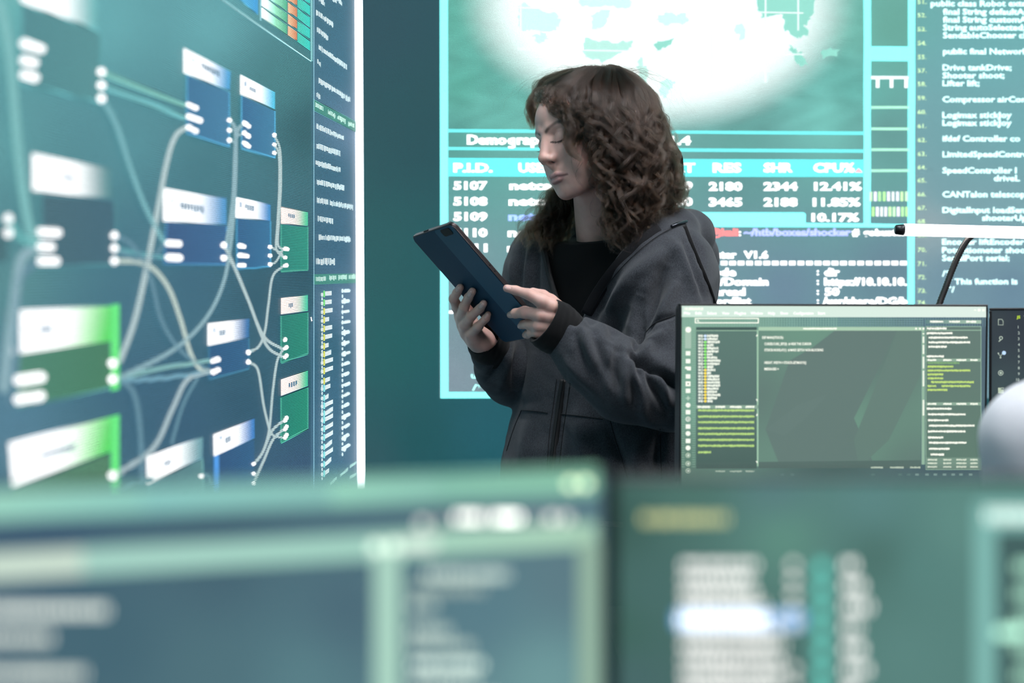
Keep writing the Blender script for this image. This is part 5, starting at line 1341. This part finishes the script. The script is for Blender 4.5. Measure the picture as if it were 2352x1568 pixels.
def lock(ctrl, n=42, ns=38, amp=.009, wl=.055, wid=.0042, tip=.0012, start=.15, frizz=.0009, cut=1.0):
    c, L = resample(catmull(ctrl, 10), n)
    T = np.gradient(c, axis=0); T /= np.linalg.norm(T, axis=1)[:, None]+1e-9
    ref = np.array([0.3, -.8, .5])+HRG.normal(0, .5, 3); A = np.cross(T, ref); A /= np.linalg.norm(A, axis=1)[:, None]+1e-9; B = np.cross(T, A)
    s = np.linspace(0, 1, n); ph = HRG.uniform(0, 6.28); hd = HRG.choice([-1, 1]); am = HRG.uniform(.55, 1.3); g = sstep(start, start+.4, s)*amp*am; el = HRG.uniform(.35, .9)
    w = 2*np.pi*s*L/(wl*HRG.uniform(.95, 1.9))+HRG.normal(0, .5)*np.sin(s*5+HRG.uniform(0, 6))
    for k in range(ns):
        a0, r0 = HRG.uniform(0, 6.28), math.sqrt(HRG.uniform(0, 1)); o = wid*(1-s)+tip*s+.002*np.sin(s*np.pi)
        p2 = ph+HRG.normal(0, .13); sc = HRG.uniform(.88, 1.1); e = HRG.uniform(.86, 1.0)*cut
        q = c+A*(g*sc*np.cos(hd*w+p2)+o*r0*math.cos(a0))[:, None]+B*(el*g*sc*np.sin(hd*w+p2)+o*r0*math.sin(a0))[:, None]
        f1, f2 = HRG.uniform(3, 9), HRG.uniform(0, 6.28)
        q = q+(A*np.sin(f1*s*3+f2)[:, None]+B*np.cos(f1*s*2.3+f2*2)[:, None])*(frizz*s)[:, None]
        m = max(6, int(n*e)); STR.append((q[:m], HRG.uniform(.00006, .00009)))
def bundle(guides, nl, ns=38, jx=7, jd=.008, **kw):
    """locks spread between neighbouring guide lines; a guide is a list of (x, y, depth offset from the dome or 'd' depth)"""
    for _ in range(nl):
        u = HRG.uniform(0, len(guides)-1); i = min(int(u), len(guides)-2); f = u-i
        a, b = guides[i], guides[i+1]; n = len(a); js = HRG.normal(0, 1, (2,)); jdv = HRG.normal(0, 1); pts = []
        for k in range(n):
            s = k/(n-1); x = a[k][0]*(1-f)+b[k][0]*f+js[0]*jx*(.4+.6*s)+HRG.normal(0, jx*.35); y = a[k][1]*(1-f)+b[k][1]*f+js[1]*jx*.5*(.3+s)
            o = a[k][2]*(1-f)+b[k][2]*f
            d = o if o > 1 else dome(x, y)+o
            pts.append(P(x, y, d+jdv*jd*(.3+.7*s)))
        lock(pts, ns=ns, **kw)
# near side: swept over the forehead, then curling down past the eye
bundle([[(1345,160,.0),(1292,178,.0),(1252,214,.012),(1258,243,.008),(1286,266,.004),(1308,292,.0),(1306,318,-.004),(1312,345,-.008),(1334,370,-.008)],
        [(1352,158,.0),(1305,182,-.004),(1272,215,.0),(1282,246,.0),(1308,268,.0),(1322,296,.0),(1312,326,-.004),(1318,350,-.008),(1338,372,-.008)]], 15, 40, jx=5, jd=.003, amp=.006, wl=.06, wid=.004, tip=.0012)
bundle([[(1340,158,.0),(1285,178,.004),(1244,205,.016),(1240,232,.014),(1262,250,.008),(1290,262,.004),(1306,285,.0),(1312,310,.0)],
        [(1360,156,.0),(1315,176,-.004),(1282,206,.0),(1290,240,.0),(1316,262,.0),(1332,285,.0),(1336,315,.0),(1326,345,.0)]], 46, 44, jx=7, jd=.006, amp=.008, wl=.05)
# framing the cheek
bundle([[(1366,156,.0),(1330,190,-.004),(1318,232,-.004),(1340,272,-.004),(1362,312,-.004),(1366,352,-.008),(1380,402,-.008),(1398,446,-.008)],
        [(1380,156,.0),(1352,196,-.004),(1348,240,-.008),(1372,285,-.008),(1392,335,-.012),(1402,385,-.012),(1410,430,-.012),(1402,480,-.012)]], 62, 42, jx=9, jd=.008, amp=.011, wl=.048)
# the long near locks down to the chest
bundle([[(1384,156,.0),(1366,200,-.004),(1368,260,-.006),(1388,320,-.008),(1398,390,-.008),(1394,460,-.008),(1392,520,-.002),(1398,566,.002)],
        [(1400,158,.0),(1400,210,-.008),(1412,275,-.012),(1430,340,-.014),(1440,410,-.014),(1432,480,-.014),(1424,530,-.010),(1440,584,-.004)],
        [(1418,162,.0),(1436,220,-.008),(1452,285,-.012),(1466,350,-.014),(1474,420,-.014),(1466,480,-.014),(1460,530,-.012),(1462,560,-.008)]], 120, 40, jx=10, jd=.011, amp=.012, wl=.05)
bundle([[(1416,160,.0),(1438,214,-.010),(1456,280,-.016),(1472,345,-.018),(1480,415,-.018),(1474,470,-.016),(1468,520,-.010),(1466,552,-.004)],
        [(1422,160,.0),(1458,208,-.008),(1484,264,-.012),(1500,326,-.014),(1512,390,-.014),(1508,448,-.012),(1496,500,-.006),(1494,526,-.002)]], 60, 38, jx=8, jd=.008, amp=.012, wl=.055)
# over the hairline above the forehead
bundle([[(1352,156,.0),(1318,168,-.004),(1284,184,-.006),(1262,204,.0),(1258,226,.0),(1272,244,-.004),(1292,258,-.006),(1312,280,-.006)],
        [(1362,156,.0),(1336,176,-.006),(1312,200,-.008),(1298,222,-.008),(1300,244,-.008),(1316,262,-.008),(1330,282,-.008),(1338,306,-.008)]], 46, 40, jx=5, jd=.004, amp=.006, wl=.06, start=.3)
# the lock that falls past the eye and curls over the cheek
bundle([[(1296,246,-.006),(1306,272,-.008),(1308,298,-.010),(1303,322,-.012),(1306,344,-.014),(1320,360,-.014),(1338,372,-.014)],
        [(1304,248,-.006),(1316,274,-.008),(1316,300,-.010),(1309,324,-.012),(1312,342,-.014),(1326,358,-.014),(1340,370,-.014)]], 9, 46, jx=2.5, jd=.002, amp=.002, wl=.06, wid=.003, tip=.0012)
# the back of the head, out to the right
bundle([[(1420,160,.0),(1456,206,-.004),(1484,262,-.006),(1502,324,-.008),(1514,388,-.008),(1512,446,-.004),(1498,500,.0),(1496,528,.0)],
        [(1410,155,.01),(1462,182,.006),(1494,236,.004),(1510,300,.004),(1524,360,.004),(1540,420,.006),(1550,470,.01),(1540,500,.01)],
        [(1395,152,.02),(1450,176,.02),(1496,218,.02),(1512,276,.02),(1526,330,.02),(1544,382,.02),(1560,436,.02),(1564,482,.02)]], 120, 38, jx=9, jd=.012, amp=.011, wl=.05)
# the mass behind, and over the nape
bundle([[(1380,158,2.53),(1440,200,2.60),(1470,280,2.62),(1480,360,2.61),(1470,440,2.60),(1450,510,2.58)],[(1390,156,2.52),(1470,210,2.58),(1520,290,2.58),(1545,370,2.57),(1545,440,2.57),(1530,500,2.57)]], 40, 36, jx=12, jd=.015, amp=.012)
# the far side: round the far temple, then on the far shoulder below the chin
bundle([[(1346,158,2.50),(1296,166,2.54),(1246,188,2.57),(1222,222,2.58),(1216,262,2.575),(1224,300,2.575)],
        [(1350,160,2.48),(1300,174,2.52),(1258,198,2.54),(1234,230,2.545),(1232,262,2.55),(1236,300,2.57)]], 44, 40, jx=4, jd=.007, amp=.006, wl=.045)
bundle([[(1300,330,2.60),(1292,400,2.59),(1262,448,2.575),(1232,482,2.575),(1204,520,2.575),(1192,560,2.58)],
        [(1310,330,2.60),(1305,410,2.59),(1282,458,2.575),(1258,500,2.575),(1232,535,2.575),(1222,572,2.575)],
        [(1320,330,2.60),(1318,420,2.60),(1304,470,2.585),(1288,515,2.575),(1266,552,2.575),(1256,596,2.57)],
        [(1330,340,2.61),(1334,430,2.61),(1322,480,2.60),(1308,520,2.59),(1290,550,2.58),(1280,576,2.58)]], 84, 36, jx=8, jd=.008, amp=.010, wl=.05)
# a few loose curls across the cheek and jaw, and flyaways
for ctrl in ([(1330,300),(1322,330),(1312,360),(1322,395),(1330,420),(1352,438),(1376,446)], [(1340,330),(1326,372),(1318,392)], [(1338,372),(1326,392),(1322,410),(1330,428)], [(1366,420),(1376,450),(1384,470),(1372,494)], [(1380,430),(1362,462),(1360,490),(1374,500)]):
    lock([gp(x, y, -.004) for x, y in ctrl], ns=5, amp=.003, wid=.0015, tip=.001)
for ctrl, off in (([(1440,555),(1436,590),(1446,610)],-.01), ([(1400,500),(1432,520),(1444,560),(1448,584)],-.03), ([(1540,440),(1570,470),(1582,490)],.01), ([(1520,420),(1560,440),(1586,462)],.01), ([(1225,520),(1200,540),(1188,566)],None), ([(1260,400),(1248,420),(1240,448)],None)):
    lock([gp(x, y, off or 0, 2.575 if off is None else None) for x, y in ctrl], ns=7, amp=.005, wid=.004, tip=.003, wl=.04)
bundle([[(1500,430,.0),(1530,450,.01),(1556,470,.015),(1574,496,.015)],[(1480,450,-.01),(1512,480,.0),(1540,500,.01),(1552,522,.01)],[(1440,480,-.02),(1462,520,-.02),(1476,545,-.02),(1482,566,-.015)],[(1410,500,-.02),(1420,540,-.015),(1436,575,-.01),(1446,600,-.005)]], 40, 9, jx=10, jd=.01, amp=.007, wl=.045, wid=.006, tip=.005, start=0.0)
bundle([[(1270,440,2.58),(1240,470,2.58),(1206,505,2.58),(1186,548,2.585)],[(1280,470,2.58),(1252,505,2.58),(1222,545,2.58),(1208,590,2.585)]], 16, 8, jx=10, jd=.008, amp=.006, wl=.04, wid=.005, tip=.005, start=0.0)
for _ in range(150):
    a = HRG.uniform(0, 1); x0 = 1300+a*150; y0 = 156+abs(a-.35)*20
    sd = HRG.choice([-1, 1], p=[.3, .7]); L = HRG.uniform(40, 190)
    pts = [(x0, y0, .0)]
    for k in range(1, 6):
        f = k/5*L; ang = f/180*1.3
        x = x0+sd*(168+HRG.normal(0, 8))*math.sin(ang); y = y0-8+(175)*(1-math.cos(ang)); pts.append((x, y, .03))
    lock([P(x, y, 2.47+o) for x, y, o in pts], ns=1, amp=.004, wl=.08, frizz=.003)
# the hair as one curves object
def build_strands(name, strands, mat, parent):
    cu = bpy.data.hair_curves.new(name); cu.add_curves([len(q) for q, r in strands])
    cu.attributes['position'].data.foreach_set('vector', (np.concatenate([q for q, r in strands])-ORG).astype(np.float32).ravel())
    ra = cu.attributes.get('radius') or cu.attributes.new('radius', 'FLOAT', 'POINT')
    ra.data.foreach_set('value', np.concatenate([r*(1-.55*np.linspace(0, 1, len(q))**2) for q, r in strands]).astype(np.float32))
    o = bpy.data.objects.new(name, cu); COL.objects.link(o); cu.materials.append(mat); o.parent = parent
    return o
HAIR = build_strands('hair', STR, hair_mat(), WOMAN); tag(HAIR, 'shoulder length curly dark brown hair')
LS = []
for sg in (1, -1):
    for k in range(30):
        f = k/29; x = 15+27*f; z = float(np.interp(x, [l[0] for l in LID], [l[2] for l in LID])); y0 = on_lid(x, z)[1]+.3; t_ = np.linspace(0, 1, 6)[:, None]
        o_ = np.array([sg*x, y0, z]); L_ = 6.5+3*f; q_ = o_+t_*np.array([sg*(f-.35)*5, L_*.9, -L_*.45])+t_*t_*np.array([sg*(f-.2)*2, 0, L_*.5])
        LS.append((h2w(q_/1000), .00009))
LASH = build_strands('eyelashes', LS, hair_mat('lash_hair', (.004,.003,.003), (.01,.008,.007)), WOMAN)
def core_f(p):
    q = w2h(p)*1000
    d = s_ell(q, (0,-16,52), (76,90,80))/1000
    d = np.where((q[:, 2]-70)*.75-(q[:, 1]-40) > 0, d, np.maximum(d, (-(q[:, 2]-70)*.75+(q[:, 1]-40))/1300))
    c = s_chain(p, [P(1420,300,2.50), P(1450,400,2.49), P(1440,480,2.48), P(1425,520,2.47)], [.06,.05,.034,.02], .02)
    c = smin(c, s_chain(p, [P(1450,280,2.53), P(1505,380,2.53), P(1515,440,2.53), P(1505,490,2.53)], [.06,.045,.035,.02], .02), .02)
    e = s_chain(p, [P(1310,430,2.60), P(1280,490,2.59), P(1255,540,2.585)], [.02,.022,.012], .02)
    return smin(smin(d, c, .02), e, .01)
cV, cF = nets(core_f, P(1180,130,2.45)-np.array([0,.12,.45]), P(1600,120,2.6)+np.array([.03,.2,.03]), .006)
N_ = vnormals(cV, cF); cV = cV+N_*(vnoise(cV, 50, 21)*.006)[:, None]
M_core = simple('hair_core_brown', (.014,.0085,.006), .8, noise=.4, scale=90, bump=.8, spec=.1)  # the hair's own dark brown, for the bulk beneath the strands
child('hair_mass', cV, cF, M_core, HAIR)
# ================================================================== the seated colleague
M_shirt = cloth_mat('pale_grey_cotton', S(200,200,206), S(234,234,238), speck=1200, sheen=.2, stretch=(1,3,1))
M_pant = cloth_mat('grey_trousers', S(40,42,46), S(80,82,88), sheen=.1)
def seat_person():
    sh = P(2386,1000,1.60); off = np.array([.17,.0,.075]); nk = sh+off; R_ = np.array([1.0,0,0]); sh2 = sh+R_*.34
    hipc = np.array([nk[0], 1.56, .56]); hd = nk+np.array([0,.035,.150])
    el = [sh+np.array([-.012,.03,-.27]), sh2+np.array([.012,.03,-.27])]; wr = [np.array([sh[0]+.08, 1.83, .775]), np.array([sh2[0]-.08, 1.83, .775])]
    def cloth(p):
        d = s_chain(p, [hipc, hipc+(nk-hipc)*.5, nk+np.array([0,0,-.10])], [.135,.128,.115], .05)
        q = p.copy(); 
        d = smin(d, s_ell(p, nk+np.array([0,.005,-.13]), (.185,.115,.16)), .05)
        d = smin(d, s_chain(p, [sh, nk+np.array([-.05,0,-.02]), nk+np.array([.05,0,-.02]), sh2], [.056,.05,.05,.056], .03), .05)
        for a, e, w_ in ((sh, el[0], wr[0]), (sh2, el[1], wr[1])): d = smin(d, s_chain(p, [a, e, e+(w_-e)*.75], [.057,.050,.042], .02), .03)
        d = smax(d, -s_cap(p, nk+np.array([0,0,-.03]), nk+np.array([0,.01,.1]), .056, .07), .01)
        return np.maximum(d, .50-p[:, 2])
    def skin(p):
        d = s_ell(p, hd+np.array([0,0,.03]), (.074,.094,.095)); d = smin(d, s_ell(p, hd+np.array([0,.045,-.035]), (.052,.05,.066)), .03)
        d = smin(d, s_cap(p, hd+np.array([0,.095,.01]), hd+np.array([0,.112,-.02]), .009, .011), .01)
        for sg in (-1, 1): d = smin(d, s_ell(p, hd+np.array([.074*sg,0,.0]), (.008,.018,.03)), .006)
        d = smin(d, s_cap(p, hd+np.array([0,-.01,-.02]), nk+np.array([0,-.01,-.06]), .052, .056), .03)
        for e, w_, sg in ((el[0], wr[0], 1), (el[1], wr[1], -1)):
            d = smin(d, s_cap(p, e, w_, .038, .024), .01)
            k = w_+np.array([.012*sg,.06,.004]); d = smin(d, s_cap(p, w_, k, .026, .024), .015)
            for j in range(4):
                b0 = k+np.array([(-.026+.0175*j), .012, 0]); d = smin(d, s_chain(p, [b0, b0+np.array([0,.035,.008]), b0+np.array([.0,.06-.004*abs(j-1.5),-.008])], [.0095,.0085,.007], .003), .004)
            d = smin(d, s_chain(p, [w_+np.array([.02*sg,.02,0]), w_+np.array([.045*sg,.05,-.004]), w_+np.array([.045*sg,.08,-.008])], [.013,.010,.008], .003), .008)
        return smin(d, s_chain(p, [nk+np.array([0,0,-.08]), hipc], [.08,.10], .03), .03)
    def pants(p):
        d = s_ell(p, hipc+np.array([0,0,-.02]), (.17,.14,.12))
        for sg in (-1, 1): d = smin(d, s_chain(p, [hipc+np.array([.09*sg,.0,-.02]), hipc+np.array([.11*sg,.40,-.03]), hipc+np.array([.11*sg,.38,-.46])], [.085,.062,.052], .02), .03)
        return np.maximum(d, .05-p[:, 2])
    def shoe(p, sg):
        q = hipc+np.array([.11*sg,.36,-.56]); d = s_chain(p, [q+np.array([0,-.04,.05]), q+np.array([0,.08,.045]), q+np.array([0,.16,.035])], [.045,.043,.034], .02); return np.maximum(d, .003-p[:, 2])
    lo = hipc-np.array([.4,.4,.6]); hi = hipc+np.array([.4,.75,1.2])
    V, F = nets(skin, lo, hi, .007); V = relax(V, F, 1, .4)
    o = link('person', mesh_np('person', V-hipc*[1,1,0], F, np.tile(SKIN, (len(V), 1))), M_skin); o.location = (hipc[0], hipc[1], 0)
    tag(o, 'seated person in a pale grey top, only the shoulder showing beside the dark monitor', 'person')
    og = hipc*np.array([1,1,0])
    V, F = nets(cloth, lo, hi, .006); V = relax(V, F, 2, .5); N = vnormals(V, F); V = V+N*(vnoise(V, 18, 4)*.004)[:, None]; child('shirt', V, F, M_shirt, o, None, og)
    V, F = nets(pants, lo, hi, .009); child('trousers', V, F, M_pant, o, None, og)
    for sg in (-1, 1): V, F = nets(lambda p: shoe(p, sg), lo, hi, .008); child('shoe', V, F, M_shoe, o, None, og)
    # short hair
    def cap(p):
        d = smin(s_ell(p, hd+np.array([0,-.006,.036]), (.083,.101,.101)), s_ell(p, hd+np.array([0,-.05,-.02]), (.062,.045,.06)), .03)
        fr = (p[:, 1]-hd[1]-.035)-(p[:, 2]-hd[2]-.06)*1.1
        return smax(d, fr, .01)
    V, F = nets(cap, hd-.2, hd+.2, .005); N = vnormals(V, F); V = V+N*(vnoise(V, 60, 8)*.003)[:, None]; child('hair_mass', V, F, M_core, o, None, og)
    ST = []; rg_ = np.random.RandomState(3)
    for k in range(2600):
        v = rg_.normal(size=3); v /= np.linalg.norm(v)
        if v[2] < -.25 or (v[1] > .2 and v[2] < .6): continue
        b0 = hd+np.array([0,-.006,.036])+v*np.array([.081,.099,.099]); t = np.linspace(0, 1, 7)[:, None]
        ST.append((b0+(v*.018+rg_.normal(0, .004, 3))*t+np.array([0,-.004,-.014])*t*t, .00016))
    h_ = build_strands('hair', ST, bpy.data.materials['brown_hair'], o); h_.location = ORG-og
    return hipc
HC = seat_person()
t = empty('office_chair', (HC[0], HC[1]-.02, 0)); tag(t, 'black office chair under the seated person in the pale grey top', 'chair')
bm = bmesh.new(); bm_box(bm, (.48,.46,.07), (0,.03,.40), .025, 3); bm_done('seat', bm, M_rib, t, True)
bm = bmesh.new(); bm_box(bm, (.42,.05,.40), (0,-.20,.70), .022, 3, ); bm_done('backrest', bm, M_rib, t, True)
bm = bmesh.new(); bm_box(bm, (.05,.02,.30), (0,-.235,.50), .006); bm_done('back_bracket', bm, M_dark, t)
bm = bmesh.new(); bm_cyl(bm, .03, .028, .28, (0,.02,.225), 20); bm_done('gas_column', bm, M_dark, t, True)
for k in range(5):
    a = 2*math.pi*k/5+.3; bm = bmesh.new(); bm_box(bm, (.28,.04,.025), (.15,0,.085), .006, rot=None); bmesh.ops.rotate(bm, cent=(0,0,0), matrix=Matrix.Rotation(a, 3, 'Z'), verts=bm.verts); bmesh.ops.translate(bm, vec=(0,.02,0), verts=bm.verts)
    lg = bm_done('base_leg', bm, M_dark, t); bm = bmesh.new(); bm_cyl(bm, .027, .027, .03, (0,0,0), 18, Matrix.Rotation(math.pi/2, 3, 'X')); bmesh.ops.translate(bm, vec=(.28*math.cos(a), .02+.28*math.sin(a), .0275), verts=bm.verts); bm_done('caster', bm, M_black, lg, True)
w = bpy.data.worlds.new('world'); SC.world = w; w.use_nodes = True
w.node_tree.nodes['Background'].inputs[0].default_value = (.02, .025, .03, 1); w.node_tree.nodes['Background'].inputs[1].default_value = 1.0
SC.cycles.use_denoising = True
SC.cycles.max_bounces = 4; SC.cycles.diffuse_bounces = 2; SC.cycles.glossy_bounces = 2; SC.cycles.transmission_bounces = 3
SC.cycles.use_adaptive_sampling = True; SC.cycles.adaptive_threshold = 0.04; SC.cycles.adaptive_min_samples = 20
SC.cycles.sample_clamp_indirect = 6.0
